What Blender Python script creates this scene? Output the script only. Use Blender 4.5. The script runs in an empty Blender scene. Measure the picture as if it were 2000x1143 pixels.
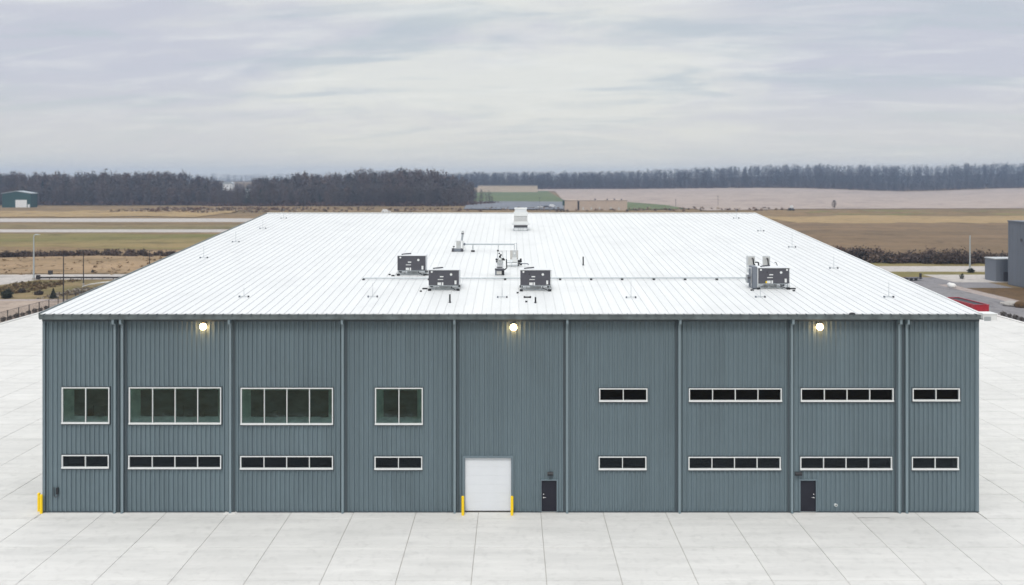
import bpy, math, random
import numpy as np
from mathutils import Vector, noise
random.seed(7)
rng = np.random.default_rng(11)
R = math.radians
S = bpy.context.scene
COL = S.collection

# ------------------------------------------------------------------ camera
F, H, VX, HY = 1750.0, 22.4, 1001.0, 352.0       # focal length in photo pixels, eye height, vanishing point
cam_d = bpy.data.cameras.new('camera'); cam = bpy.data.objects.new('camera', cam_d); COL.objects.link(cam)
cam.location = (0, 0, H); cam.rotation_euler = (R(90), 0, 0)
cam_d.sensor_width = 36.0; cam_d.lens = F/2000*36
cam_d.shift_x = (1000-VX)/2000; cam_d.shift_y = -(571.5-HY)/2000
cam_d.clip_start = 0.5; cam_d.clip_end = 20000
cam_d.dof.use_dof = True; cam_d.dof.focus_distance = 76; cam_d.dof.aperture_fstop = 0.25
S.camera = cam

# ------------------------------------------------------------------ sky, sun, exposure
S.view_settings.view_transform = 'Standard'; S.view_settings.look = 'None'
S.view_settings.exposure = 0.36; S.view_settings.gamma = 1.0; S.view_settings.use_curve_mapping = False
SUN_EL, SUN_AZ = 54, 193
W = bpy.data.worlds.new('World'); S.world = W; W.use_nodes = True
nt = W.node_tree; N = nt.nodes; L = nt.links; N.clear()
def nd(t, **kw):
    n = N.new(t)
    for k, v in kw.items(): setattr(n, k, v)
    return n
def mth(op, a, b=None, c=None, clamp=False):
    n = nd('ShaderNodeMath', operation=op, use_clamp=clamp)
    for i, v in enumerate((a, b, c)):
        if v is None: continue
        if isinstance(v, (int, float)): n.inputs[i].default_value = v
        else: L.new(v, n.inputs[i])
    return n.outputs[0]
sky = nd('ShaderNodeTexSky', sky_type='NISHITA', sun_disc=False)
sky.sun_elevation = R(SUN_EL); sky.sun_rotation = R(SUN_AZ); sky.air_density = 1.0; sky.dust_density = 2.0
skys = nd('ShaderNodeVectorMath', operation='SCALE'); L.new(sky.outputs[0], skys.inputs[0]); skys.inputs['Scale'].default_value = 0.09
tc = nd('ShaderNodeTexCoord'); sp = nd('ShaderNodeSeparateXYZ'); L.new(tc.outputs['Generated'], sp.inputs[0])
dz = mth('MAXIMUM', sp.outputs[2], 0.0)
den = mth('ADD', dz, 0.13)
px = mth('DIVIDE', sp.outputs[0], den); py = mth('DIVIDE', sp.outputs[1], den)
def cloud(sx, sy, skew, scale, detail, rough, seed, dist=0.0):
    cb = nd('ShaderNodeCombineXYZ')
    L.new(mth('ADD', mth('MULTIPLY', px, sx), mth('MULTIPLY', py, skew)), cb.inputs[0])
    L.new(mth('MULTIPLY', py, sy), cb.inputs[1]); cb.inputs[2].default_value = seed
    n = nd('ShaderNodeTexNoise'); L.new(cb.outputs[0], n.inputs['Vector'])
    n.inputs['Scale'].default_value = scale; n.inputs['Detail'].default_value = detail
    n.inputs['Roughness'].default_value = rough; n.inputs['Distortion'].default_value = dist
    return n.outputs[0]
def ss(v, a, b):
    m = nd('ShaderNodeMapRange', interpolation_type='SMOOTHSTEP'); L.new(v, m.inputs[0])
    m.inputs[1].default_value = a; m.inputs[2].default_value = b
    return m.outputs[0]
def mixc(f, a, b):
    m = nd('ShaderNodeMix', data_type='RGBA')
    if isinstance(f, (int, float)): m.inputs[0].default_value = f
    else: L.new(f, m.inputs[0])
    for i, v in ((6, a), (7, b)):
        if isinstance(v, tuple): m.inputs[i].default_value = (*v, 1)
        else: L.new(v, m.inputs[i])
    return m.outputs[2]
big = cloud(0.9, 1.0, 0.15, 1.1, 5, .58, 3.1, .5)
streak = cloud(0.75, 1.5, 0.40, 1.5, 8, .58, 9.4, .5)
fine = cloud(1.1, 2.2, 0.7, 1.7, 8, .58, 21.0, .4)
side = mth('MULTIPLY', ss(mth('ABSOLUTE', sp.outputs[0]), .03, .50), .34)
c = mixc(ss(mth('SUBTRACT', mth('ADD', big, .13), side), .33, .66), (.480, .490, .548), (.632, .636, .608))
c = mixc(mth('MULTIPLY', ss(streak, .47, .66), .72), c, (.415, .465, .505))
c = mixc(mth('MULTIPLY', ss(fine, .44, .76), .50), c, (.74, .74, .705))
# paler and more even towards the horizon
c = mixc(mth('MULTIPLY', mth('SUBTRACT', 1.0, ss(dz, 0.0, .12)), .78), c, (.650, .625, .560))
up = mth('ADD', 1.0, mth('MULTIPLY', ss(dz, .24, .95), 1.15))     # an overcast sky is brighter overhead
sc_ = nd('ShaderNodeVectorMath', operation='SCALE'); L.new(c, sc_.inputs[0]); L.new(up, sc_.inputs['Scale'])
mixed = mixc(0.93, skys.outputs[0], sc_.outputs[0])
bg = nd('ShaderNodeBackground'); L.new(mixed, bg.inputs[0]); bg.inputs[1].default_value = 1.0
wo = nd('ShaderNodeOutputWorld'); L.new(bg.outputs[0], wo.inputs[0])

sd = bpy.data.lights.new('sun', 'SUN'); sun = bpy.data.objects.new('sun', sd); COL.objects.link(sun)
sd.energy = 1.2; sd.angle = R(14); sd.color = (1, .965, .92)
_el, _az = R(SUN_EL), R(SUN_AZ)
sdir = Vector((math.sin(_az)*math.cos(_el), math.cos(_az)*math.cos(_el), math.sin(_el)))
sun.rotation_euler = sdir.to_track_quat('Z', 'Y').to_euler()

# ------------------------------------------------------------------ tags
def tag(o, label=None, cat=None, group=None, kind=None):
    for k, v in (('label', label), ('category', cat), ('group', group), ('kind', kind)):
        if v: o[k] = v
    return o
def empty(name, loc=(0, 0, 0), rz=0, **kw):
    o = bpy.data.objects.new(name, None); COL.objects.link(o); o.location = loc; o.rotation_euler = (0, 0, rz)
    return tag(o, **kw)
def link(name, me, parent=None, loc=(0, 0, 0), rz=0, **kw):
    o = bpy.data.objects.new(name, me); COL.objects.link(o); o.location = loc; o.rotation_euler = (0, 0, rz)
    if parent: o.parent = parent
    return tag(o, **kw)
def kids(o): return [c for c in bpy.data.objects if c.parent == o]
def copy_tree(o, parent=None):
    c = o.copy(); COL.objects.link(c); c.parent = parent
    for ch in kids(o): copy_tree(ch, c)
    return c

# ------------------------------------------------------------------ materials
def mat(name, col, rough=.6, metal=0.0, spec=.5, var=0.0, nscale=None, namp=.0, nstretch=(1, 1, 1), col2=None,
        bump=0.0, bscale=20, coord='Object', emit=None, estr=0.0, detail=6):
    m = bpy.data.materials.new(name); m.use_nodes = True; t = m.node_tree; b = t.nodes['Principled BSDF']
    b.inputs['Base Color'].default_value = (*col, 1); b.inputs['Roughness'].default_value = rough
    b.inputs['Metallic'].default_value = metal; b.inputs['Specular IOR Level'].default_value = spec
    if emit: b.inputs['Emission Color'].default_value = (*emit, 1); b.inputs['Emission Strength'].default_value = estr
    out = None
    if nscale:
        tcn = t.nodes.new('ShaderNodeTexCoord'); mp = t.nodes.new('ShaderNodeMapping'); mp.inputs['Scale'].default_value = nstretch
        if coord == 'World':
            g = t.nodes.new('ShaderNodeNewGeometry'); t.links.new(g.outputs['Position'], mp.inputs[0])
        else: t.links.new(tcn.outputs[coord], mp.inputs[0])
        n = t.nodes.new('ShaderNodeTexNoise'); n.inputs['Scale'].default_value = nscale; n.inputs['Detail'].default_value = detail
        n.inputs['Roughness'].default_value = .62
        t.links.new(mp.outputs[0], n.inputs['Vector'])
        mr = t.nodes.new('ShaderNodeMapRange'); mr.inputs[1].default_value = .5-.22; mr.inputs[2].default_value = .5+.22
        t.links.new(n.outputs[0], mr.inputs[0])
        mx = t.nodes.new('ShaderNodeMix'); mx.data_type = 'RGBA'; t.links.new(mr.outputs[0], mx.inputs[0])
        c2 = col2 if col2 else tuple(v*(1-namp) for v in col)
        mx.inputs[6].default_value = (*col, 1); mx.inputs[7].default_value = (*c2, 1)
        out = mx.outputs[2]
    if var:
        oi = t.nodes.new('ShaderNodeObjectInfo'); mr2 = t.nodes.new('ShaderNodeMapRange')
        mr2.inputs[3].default_value = 1-var; mr2.inputs[4].default_value = 1+var; t.links.new(oi.outputs['Random'], mr2.inputs[0])
        sc = t.nodes.new('ShaderNodeVectorMath'); sc.operation = 'SCALE'; t.links.new(mr2.outputs[0], sc.inputs['Scale'])
        if out: t.links.new(out, sc.inputs[0])
        else: sc.inputs[0].default_value = col
        out = sc.outputs[0]
    if out: t.links.new(out, b.inputs['Base Color'])
    if bump:
        tcn = t.nodes.new('ShaderNodeTexCoord'); n = t.nodes.new('ShaderNodeTexNoise'); n.inputs['Scale'].default_value = bscale
        t.links.new(tcn.outputs['Object'], n.inputs['Vector']); bm_ = t.nodes.new('ShaderNodeBump')
        bm_.inputs['Strength'].default_value = bump; bm_.inputs['Distance'].default_value = .05
        t.links.new(n.outputs[0], bm_.inputs['Height']); t.links.new(bm_.outputs[0], b.inputs['Normal'])
    return m
def tint_mat(name, rough=.9):
    m = bpy.data.materials.new(name); m.use_nodes = True; t = m.node_tree; b = t.nodes['Principled BSDF']
    a = t.nodes.new('ShaderNodeAttribute'); a.attribute_name = 'tint'; t.links.new(a.outputs['Color'], b.inputs['Base Color'])
    b.inputs['Roughness'].default_value = rough; b.inputs['Specular IOR Level'].default_value = .1
    return m

M = {}
M['wall'] = mat('painted_wall_steel', (.144, .194, .218), .50, .0, .45, var=.04, nscale=.9, namp=.15, nstretch=(4, 4, .12), coord='World')
M['trim'] = mat('dark_trim_steel', (.060, .078, .090), .5)
M['wtrim'] = mat('wall_colour_trim', (.14, .185, .210), .5)
M['spout'] = mat('downspout_steel', (.190, .245, .270), .42)
M['roof'] = mat('pale_roof_steel', (.685, .700, .695), .42, .0, .5, var=.012, nscale=.35, namp=.07, nstretch=(2, .25, 1), coord='World')
M['seam'] = mat('roof_seam_steel', (.60, .615, .615), .5)
M['gutter'] = mat('gutter_steel', (.155, .190, .195), .45, nscale=1.2, namp=.55, coord='World')
M['white'] = mat('white_frame_paint', (.70, .72, .71), .4)
M['doorw'] = mat('white_door_paint', (.70, .725, .75), .45, nscale=.8, namp=.05)
M['doord'] = mat('charcoal_door_paint', (.018, .018, .027), .6, 0, .3, nscale=2, namp=.2)
M['steel'] = mat('brushed_steel', (.75, .75, .75), .25, .9)
M['black'] = mat('black_plastic', (.012, .013, .016), .55)
M['galv'] = mat('galvanised_steel', (.42, .46, .48), .4, .4)
M['lgrey'] = mat('light_grey_paint', (.50, .52, .52), .5)
M['rtu'] = mat('charcoal_cabinet', (.080, .080, .095), .55, nscale=3, namp=.25, nstretch=(1, 1, 1))
M['rtop'] = mat('cabinet_top', (.66, .68, .69), .5)
M['beige'] = mat('beige_louvre', (.50, .49, .46), .6)
M['yellow'] = mat('yellow_bollard_paint', (.92, .62, .0), .4)
M['concrete'] = mat('pale_concrete', (.668, .660, .630), .82, 0, .3, var=.022, nscale=.42, col2=(.540, .536, .512), nstretch=(.30, 2.2, 1), coord='World', detail=9)
def blotch(m, amt, sc):      # broad soft staining over a surface
    t = m.node_tree; b = t.nodes['Principled BSDF']; src = b.inputs['Base Color'].links[0].from_socket
    g = t.nodes.new('ShaderNodeNewGeometry'); n = t.nodes.new('ShaderNodeTexNoise'); n.inputs['Scale'].default_value = sc; n.inputs['Detail'].default_value = 7
    n.inputs['Distortion'].default_value = .8; t.links.new(g.outputs['Position'], n.inputs['Vector'])
    mr = t.nodes.new('ShaderNodeMapRange'); mr.inputs[1].default_value = .52; mr.inputs[2].default_value = .70; mr.inputs[3].default_value = 1; mr.inputs[4].default_value = 1-amt
    t.links.new(n.outputs[0], mr.inputs[0]); v = t.nodes.new('ShaderNodeVectorMath'); v.operation = 'SCALE'
    t.links.new(src, v.inputs[0]); t.links.new(mr.outputs[0], v.inputs['Scale']); t.links.new(v.outputs[0], b.inputs['Base Color'])
blotch(M['concrete'], .05, .13)
blotch(M['concrete'], .09, 1.7)
blotch(M['wall'], .06, .22)
blotch(M['roof'], .06, .25)
M['joint'] = mat('joint_filler', (.36, .35, .32), .9)
M['lamp'] = mat('lit_lens', (1, .9, .7), .4, emit=(1, .62, .27), estr=20)
M['reveal'] = mat('pale_green_reveal', (.50, .66, .61), .7, nscale=1.5, namp=.5)
M['inside'] = mat('dark_interior_reflections', (.030, .044, .048), .8, nscale=1.6, col2=(.085, .115, .115), nstretch=(.7, 1, 1.6), coord='World')  # lighter cloudy patches paint window reflections onto the dark room backing
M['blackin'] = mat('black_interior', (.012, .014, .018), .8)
def glass(name, tint, gloss, rc=(.8, .9, .88)):
    m = bpy.data.materials.new(name); m.use_nodes = True; t = m.node_tree; t.nodes.clear()
    o = t.nodes.new('ShaderNodeOutputMaterial'); mx = t.nodes.new('ShaderNodeMixShader'); tr = t.nodes.new('ShaderNodeBsdfTransparent')
    gl = t.nodes.new('ShaderNodeBsdfGlossy'); fr = t.nodes.new('ShaderNodeFresnel'); fr.inputs[0].default_value = 1.5
    tcn = t.nodes.new('ShaderNodeTexCoord'); n = t.nodes.new('ShaderNodeTexNoise'); n.inputs['Scale'].default_value = 1.3
    bp = t.nodes.new('ShaderNodeBump'); bp.inputs['Strength'].default_value = .15; bp.inputs['Distance'].default_value = .04
    t.links.new(tcn.outputs['Object'], n.inputs['Vector']); t.links.new(n.outputs[0], bp.inputs['Height']); t.links.new(bp.outputs[0], gl.inputs['Normal'])
    tr.inputs[0].default_value = (*tint, 1); gl.inputs['Roughness'].default_value = gloss; gl.inputs['Color'].default_value = (*rc, 1)
    t.links.new(fr.outputs[0], mx.inputs[0]); t.links.new(tr.outputs[0], mx.inputs[1]); t.links.new(gl.outputs[0], mx.inputs[2])
    t.links.new(mx.outputs[0], o.inputs[0]); return m
M['glass'] = glass('green_tinted_glass', (.82, .89, .88), .05)
M['glassd'] = glass('dark_glass', (.45, .5, .5), .06, (.38, .42, .46))

def gmat(name, a, b, sc=.06, st=(.35, 1, 1), **kw):
    m = mat(name, a, .95, 0, .1, nscale=sc, col2=b, nstretch=st, coord='World', detail=12, **kw); blotch(m, .30, sc*2.5); blotch(m, .25, sc*9); return m
M['ground'] = gmat('dry_field', (.280, .190, .105), (.130, .098, .050), .03, (.25, 1, 1))
M['tan'] = gmat('tan_dirt', (.370, .262, .165), (.200, .145, .080), .05, (.35, 1.3, 1))
M['lot'] = gmat('pinkish_gravel_lot', (.380, .310, .255), (.310, .245, .195), .09)
M['green'] = gmat('green_grass', (.115, .125, .038), (.275, .200, .098), .022, (.22, 1, 1))
M['green2'] = gmat('olive_strip_grass', (.150, .135, .060), (.230, .170, .095), .03, (.2, 1.4, 1))
M['bank'] = gmat('patchy_bank_grass', (.110, .105, .040), (.270, .195, .110), .09, (.6, 1, 1))
M['farm'] = gmat('stubble_field', (.400, .330, .285), (.330, .270, .235), .012, (.3, 1.5, 1))
M['lawn'] = gmat('winter_lawn', (.080, .130, .060), (.160, .170, .085), .02)
M['orange'] = gmat('straw_grass', (.370, .260, .130), (.280, .205, .105), .05)
M['brown'] = gmat('brown_grass', (.235, .158, .092), (.125, .092, .056), .03, (.25, 1, 1))
M['litter'] = gmat('leaf_litter', (.060, .050, .046), (.045, .038, .036), .05)
M['road'] = gmat('pale_concrete_road', (.47, .44, .41), (.41, .38, .35), .2)
M['asphalt'] = gmat('worn_asphalt', (.195, .190, .200), (.235, .225, .225), .15)
M['shoulder'] = gmat('pink_shoulder', (.37, .32, .29), (.33, .28, .26), .2)
M['parking'] = gmat('distant_parking', (.20, .21, .23), (.175, .185, .205), .03)
M['soil'] = gmat('turned_soil', (.150, .095, .055), (.105, .070, .035), .12)
M['rock'] = mat('pale_rock', (.42, .40, .37), .9, nscale=2, namp=.3)
M['kerb'] = mat('white_kerb', (.72, .71, .68), .8)
M['post'] = mat('dark_pole_paint', (.030, .026, .026), .6)
M['pole'] = mat('silver_pole', (.45, .50, .52), .4, .3)
M['barn'] = mat('green_barn_steel', (.020, .075, .070), .5, nscale=.4, namp=.3)
M['barnroof'] = mat('grey_barn_roof', (.36, .40, .42), .5)
M['sand'] = mat('beige_masonry', (.52, .42, .34), .9, nscale=.15, namp=.15)
M['pinkw'] = mat('pale_warehouse_wall', (.62, .50, .40), .9, nscale=.05, namp=.12)
M['bgrey'] = mat('grey_cladding', (.165, .185, .215), .6, var=.03)
M['red'] = mat('red_container_paint', (.40, .012, .024), .45, nscale=2, namp=.3)
M['carw'] = mat('white_car_paint', (.75, .76, .76), .3)
M['tyre'] = mat('tyre_rubber', (.02, .02, .02), .9)
M['leafd'] = mat('dark_twigs', (.050, .040, .035), .95, nscale=1.0, col2=(.085, .065, .05))
M['ever'] = mat('dark_evergreen', (.022, .030, .020), .95, nscale=1.0, col2=(.04, .045, .03))
M['bark'] = mat('bark', (.06, .045, .035), .95)
M['tint'] = tint_mat('bare_wood')

# ------------------------------------------------------------------ mesh builder
class MB:
    def __init__(s): s.v = []; s.f = []
    def quad(s, a, b, c, d): n = len(s.v); s.v += [a, b, c, d]; s.f.append((n, n+1, n+2, n+3)); return s
    def box(s, x0, x1, y0, y1, z0, z1):
        n = len(s.v); s.v += [(x, y, z) for z in (z0, z1) for x, y in ((x0, y0), (x1, y0), (x1, y1), (x0, y1))]
        s.f += [tuple(n+i for i in q) for q in ((0, 3, 2, 1), (4, 5, 6, 7), (0, 1, 5, 4), (1, 2, 6, 5), (2, 3, 7, 6), (3, 0, 4, 7))]; return s
    def tube(s, a, b, r0, r1=None, n=8, caps=True):
        r1 = r0 if r1 is None else r1; a = Vector(a); b = Vector(b); d = (b-a).normalized()
        u = d.cross(Vector((0, 0, 1)) if abs(d.z) < .9 else Vector((1, 0, 0))).normalized(); w = d.cross(u)
        k = len(s.v)
        for p, r in ((a, r0), (b, r1)):
            for i in range(n):
                t = 2*math.pi*i/n; s.v.append(tuple(p+u*math.cos(t)*r+w*math.sin(t)*r))
        for i in range(n): j = (i+1) % n; s.f.append((k+i, k+j, k+n+j, k+n+i))
        if caps: s.f.append(tuple(k+i for i in range(n))[::-1]); s.f.append(tuple(k+n+i for i in range(n)))
        return s
    def path(s, pts, r, n=6):
        for a, b in zip(pts, pts[1:]): s.tube(a, b, r, n=n)
        return s
    def ball(s, c, r, nu=10, nv=6, sx=1, sy=1, sz=1, half=False):
        k = len(s.v)
        for j in range(nv+1):
            p = math.pi*j/nv
            for i in range(nu):
                t = 2*math.pi*i/nu; s.v.append((c[0]+r*sx*math.sin(p)*math.cos(t), c[1]+r*sy*math.sin(p)*math.sin(t), c[2]+r*sz*math.cos(p)))
        for j in range(nv):
            for i in range(nu):
                i2 = (i+1) % nu; s.f.append((k+j*nu+i, k+(j+1)*nu+i, k+(j+1)*nu+i2, k+j*nu+i2))
        return s
    def prism(s, pts, axis, a, b):        # outline pts in the two other axes, extruded a..b along axis
        def mk(p, t): return {'x': (t, p[0], p[1]), 'y': (p[0], t, p[1]), 'z': (p[0], p[1], t)}[axis]
        k = len(s.v); n = len(pts); s.v += [mk(p, a) for p in pts]+[mk(p, b) for p in pts]
        for i in range(n): j = (i+1) % n; s.f.append((k+i, k+j, k+n+j, k+n+i))
        s.f.append(tuple(range(k, k+n))[::-1]); s.f.append(tuple(range(k+n, k+2*n))); return s
    def mesh(s, name, m, smooth=False):
        me = bpy.data.meshes.new(name); me.from_pydata([tuple(v) for v in s.v], [], s.f); me.materials.append(m)
        if smooth: me.polygons.foreach_set('use_smooth', [True]*len(me.polygons))
        me.update(); return me
    def build(s, name, m, parent=None, smooth=False, loc=(0, 0, 0), rz=0, **kw): return link(name, s.mesh(name, m, smooth), parent, loc, rz, **kw)

# ------------------------------------------------------------------ terrain
def sstep(a, b, x): t = min(1, max(0, (x-a)/(b-a))); return t*t*(3-2*t)
def hgt(X, Y):
    z = 0.0
    if Y > 560 and X < 420:
        w = sstep(575, 600, Y)*(1-sstep(635, 664, Y))*(1-sstep(330, 400, X))*sstep(-420, -330, X)
        if w > 0: z += w*max(0, noise.noise(Vector((X*.035, Y*.06, 0)))*2.4+noise.noise(Vector((X*.11, Y*.13, 4)))*1.0)
    if 214 < Y < 262 and X < -45:
        w = sstep(214, 236, Y)*(1-sstep(246, 262, Y))*(1-sstep(-75, -45, X))
        z += w*(1.2+1.1*noise.noise(Vector((X*.05, Y*.05, 7))))
    az = X/max(Y, 1)
    if Y > 700:
        r1 = sstep(-.075, -.02, az)
        z += r1*min(1, (Y-700)/800)*(6.3+2.2*sstep(.1, .3, az))*(1-.72*math.exp(-((az-.44)/.085)**2))
        if Y > 800: z += (1-r1)*sstep(800, 1200, Y)*3.5
    if Y > 1500:
        r2 = sstep(.05, .42, az)
        z += sstep(1500, 2000, Y)*(10+18*r2)+sstep(2000, 2900, Y)*6
    return z
def G(x, y): D = F*H/(y-HY); return ((x-VX)*D/F, D)
def Pz(x, y, D): return ((x-VX)*D/F, D, H-(y-HY)*D/F)
xs = sorted(set([-6000, -4500, -3200, -2400, -1800, -1400, -1100, -900, -760, -650]+list(range(-560, 561, 10))+list(range(600, 1501, 50))+[1700, 1900, 2400, 3200, 4500, 6000]))
ys = sorted(set([-400, -100, 0, 100, 180, 210]+list(range(214, 266, 6))+[300, 400, 500, 560]+list(range(570, 670, 6))+list(range(680, 1100, 20))+[1100, 1200, 1350, 1500, 1650, 1800, 2000, 2200, 2400, 2600, 2900, 3400, 4250]))
gv = [(x, y, hgt(x, y)) for y in ys for x in xs]; nx = len(xs)
gf = [(j*nx+i, j*nx+i+1, (j+1)*nx+i+1, (j+1)*nx+i) for j in range(len(ys)-1) for i in range(nx-1)]
mb = MB(); mb.v = gv; mb.f = gf; mb.build('ground', M['ground'], kind='structure', smooth=True)

def sheet(name, pts, m, off=.02, px=True, n=1, wav=0.0):
    """a strip between a front polyline and a back polyline, both given left to right; the ground's height plus an offset"""
    fr, bk = pts; mb = MB()
    def dense(pl):
        pl = [G(*p) if px else p for p in pl]; out = []
        seg = 120 if wav else 24
        for k in range(seg+1):
            t = k/seg*(len(pl)-1); i = min(int(t), len(pl)-2); u = t-i
            X = pl[i][0]*(1-u)+pl[i+1][0]*u; Y = pl[i][1]*(1-u)+pl[i+1][1]*u
            if wav: Y += wav*(noise.noise(Vector((X*.02, Y*.1, 3)))+.5*noise.noise(Vector((X*.08, Y*.1, 9))))
            out.append((X, Y))
        return out
    a, b = dense(fr), dense(bk)
    for k in range(n+1):
        t = k/n
        for p, q in zip(a, b):
            X, Y = p[0]*(1-t)+q[0]*t, p[1]*(1-t)+q[1]*t; mb.v.append((X, Y, hgt(X, Y)+off))
    w = len(a)
    for k in range(n):
        for i in range(w-1): mb.f.append((k*w+i, k*w+i+1, (k+1)*w+i+1, (k+1)*w+i))
    return mb.build(name, m, kind='structure')
def rect(name, x0, x1, y0, y1, m, off=.02, n=1, wav=0.0): return sheet(name, ([(x0, y0), (x1, y0)], [(x0, y1), (x1, y1)]), m, off, False, n, wav)

# left of the building
rect('gravel_lot', -170, -80.4, 118, 166, M['lot'], .020)
rect('pale_verge', -170, -60, 166, 168.5, M['shoulder'], .024)
rect('grass_bank', -170, -30, 168.6, 200, M['bank'], .020)
sheet('access_road', ([(-120, 572), (40, 552), (75, 546.5), (300, 546)], [(-120, 538), (40, 536.5), (75, 536.5), (300, 535.5)]), M['road'], .030)
rect('grass_field', -700, -40, 296, 376, M['green'], .020, wav=9)
rect('taxiway', -900, -30, 384, 407, M['road'], .040)
rect('grass_strip', -900, -30, 412, 452, M['green2'], .030, wav=14)
rect('runway', -900, -30, 478, 523, M['road'], .060)
rect('tan_field', -900, -190, 540, 640, M['orange'], .30, 6, 16)
rect('dirt_field', -300, -45, 263.5, 284, M['tan'], .03, wav=5)
sheet('tan_bank', ([(-400, 214), (-40, 214)], [(-400, 264), (-40, 264)]), M['tan'], .10, False, 20)
# right of the building
rect('roadside_asphalt', 80.5, 91, 96, 206, M['asphalt'], .030)
rect('road_shoulder', 91, 94, 96, 192, M['shoulder'], .034)
rect('side_road', 60, 104, 186, 206.3, M['asphalt'], .026)
rect('concrete_pad', 97, 118, 196, 212, M['road'], .036)
rect('soil_plot', 94, 135, 110, 186, M['soil'], .022)
rect('grass_verge', 50, 140, 207.5, 219, M['green'], .030)
rect('cross_road', 20, 220, 219, 233, M['road'], .034)
rect('grass_edge', 20, 240, 233, 247, M['green'], .024)
rect('brown_meadow', 60, 500, 255, 480, M['brown'], .020, wav=18)
rect('straw_strip', 150, 700, 470, 560, M['orange'], .030, wav=26)
rect('green_strip', 200, 800, 575, 660, M['green'], .050, wav=26)
sheet('stubble_hill', ([(1380, 412), (1560, 409), (2100, 407.5)], [(1150, 377), (1560, 377), (2150, 377)]), M['farm'], .35, True, 30)
sheet('stubble_field', ([(1110, 405), (1390, 409)], [(1080, 377), (1160, 377)]), M['farm'], .35, True, 26)
# the far edge of the stubble, up to the wood
rect('upper_stubble', 30, 1300, 1370, 1560, M['farm'], .6, 12)
sheet('winter_lawn', ([(905, 398), (1110, 399)], [(925, 376.5), (1060, 376.5)]), M['lawn'], .45, True, 24)
sheet('lawn_edge', ([(1225, 411), (1345, 409)], [(1225, 398), (1300, 403)]), M['lawn'], .50, True, 6)
sheet('parking_lot', ([(905, 410), (1110, 411)], [(915, 397), (1105, 398)]), M['parking'], .75, True, 14)

# ------------------------------------------------------------------ concrete apron, slab by slab
BX0, BX1, BY0, BY1 = -31.54, 31.30, 60.40, 171.0
AX0, AX1, AY0, AY1 = -79.3, 79.6, 36.0, 172.0
apron = rect('concrete_apron', AX0, AX1, AY0, AY1, M['joint'], .012)
SW, SD_, X0, Y0, GAP = 4.193, 4.58, -2.295, 59.15, .013
cells = []
j = -6
while Y0+j*SD_ < AY1:
    y0, y1 = max(AY0, Y0+j*SD_), min(AY1, Y0+(j+1)*SD_)
    i = -20
    while X0+i*SW < AX1:
        x0, x1 = max(AX0, X0+i*SW), min(AX1, X0+(i+1)*SW); i += 1
        if x1-x0 < .1: continue
        ov = x1 > BX0 and x0 < BX1
        if y1 <= BY0-.2 or not ov: cells.append((x0, x1, y0, y1)); continue
        if x0 < BX0: cells.append((x0, BX0-.02, y0, y1)); x0 = BX0
        if x1 > BX1: cells.append((BX1+.02, x1, y0, y1)); x1 = BX1
        if y0 < BY0 and x1-x0 > .05: cells.append((x0, x1, y0, BY0-.13))
    j += 1
def seen(c):
    x = min(abs(c[0]), abs(c[1])) if c[0]*c[1] > 0 else 0
    if c[3] < 49.6: return False
    if x > .572*c[3]+.2: return False
    if c[2] > BY0 and max(abs(c[0]), abs(c[1])) < c[3]*.52: return False
    if c[3] > 150: return False
    return True
vis = sorted([c for c in cells if seen(c)], key=lambda c: c[2]**2+c[0]**2)
near = vis[:296]; ns = set(near)
def slab_geo(mb, x0, x1, y0, y1, z): 
    g = GAP; b = .012
    x0 += g; x1 -= g; y0 += g; y1 -= g; n = len(mb.v)
    mb.v += [(x0, y0, .008), (x1, y0, .008), (x1, y1, .008), (x0, y1, .008), (x0+b, y0+b, z), (x1-b, y0+b, z), (x1-b, y1-b, z), (x0+b, y1-b, z)]
    mb.f += [tuple(n+i for i in q) for q in ((4, 5, 6, 7), (0, 1, 5, 4), (1, 2, 6, 5), (2, 3, 7, 6), (3, 0, 4, 7))]
cache = {}
for c in near:
    w, d = round(c[1]-c[0], 3), round(c[3]-c[2], 3)
    if (w, d) not in cache: m_ = MB(); slab_geo(m_, 0, w, 0, d, .045); cache[(w, d)] = m_.mesh('slab', M['concrete'])
    link('slab', cache[(w, d)], apron, (c[0], c[2], random.uniform(-.004, .004)))
m_ = MB()
for c in cells:
    if c not in ns: slab_geo(m_, *c, .045+random.uniform(-.004, .004))
m_.build('far_slabs', M['concrete'], apron, kind='stuff')
# slightly darker kerb along both sides
for x0, x1 in ((AX0-.55, AX0-.03), (AX1+.03, AX1+.55)):
    MB().box(x0, x1, 96, 172, 0, .16).build('kerb', M['kerb'], kind='structure')

# ------------------------------------------------------------------ the big metal building
S1 = BY0/F
def wx(x): return (x-VX)*S1
def wz(y): return H-(y-HY)*S1
B = empty('metal_building', (0, BY0, 0), label='long grey corrugated metal building with a bright white standing seam roof', cat='building')
WH = 13.30
big_w = [(122, 215, 756, 827, 2), (253, 433, 756, 828, 4), (471, 651, 757, 829, 4), (733, 826, 757, 829, 2)]
low_w = [(122, 214, 888, 914, 2), (252, 433, 889, 915, 4), (470, 651, 890, 916, 4), (732, 825, 891, 916.5, 2),
         (1170, 1264, 758, 784, 2), (1345, 1526, 758, 784, 4), (1563, 1744, 758, 784, 4), (1781, 1873, 758, 783, 2),
         (1169, 1262, 891, 917, 2), (1344, 1524, 891.5, 917, 4), (1562, 1741, 891.5, 917, 4), (1779.5, 1871, 891.5, 917, 2)]
openings = []
for x0, x1, y0, y1, n in big_w+low_w: openings.append((wx(x0), wx(x1), wz(y1), wz(y0)))
RD = (wx(908), wx(998.5), 0, wz(894)); openings.append(RD)
D1 = (wx(1057.5), wx(1087), 0, wz(938)); D2 = (wx(1562.5), wx(1593), 0, wz(938)); openings += [D1, D2]
NP = 67; PW = (BX1-BX0)/NP
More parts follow.
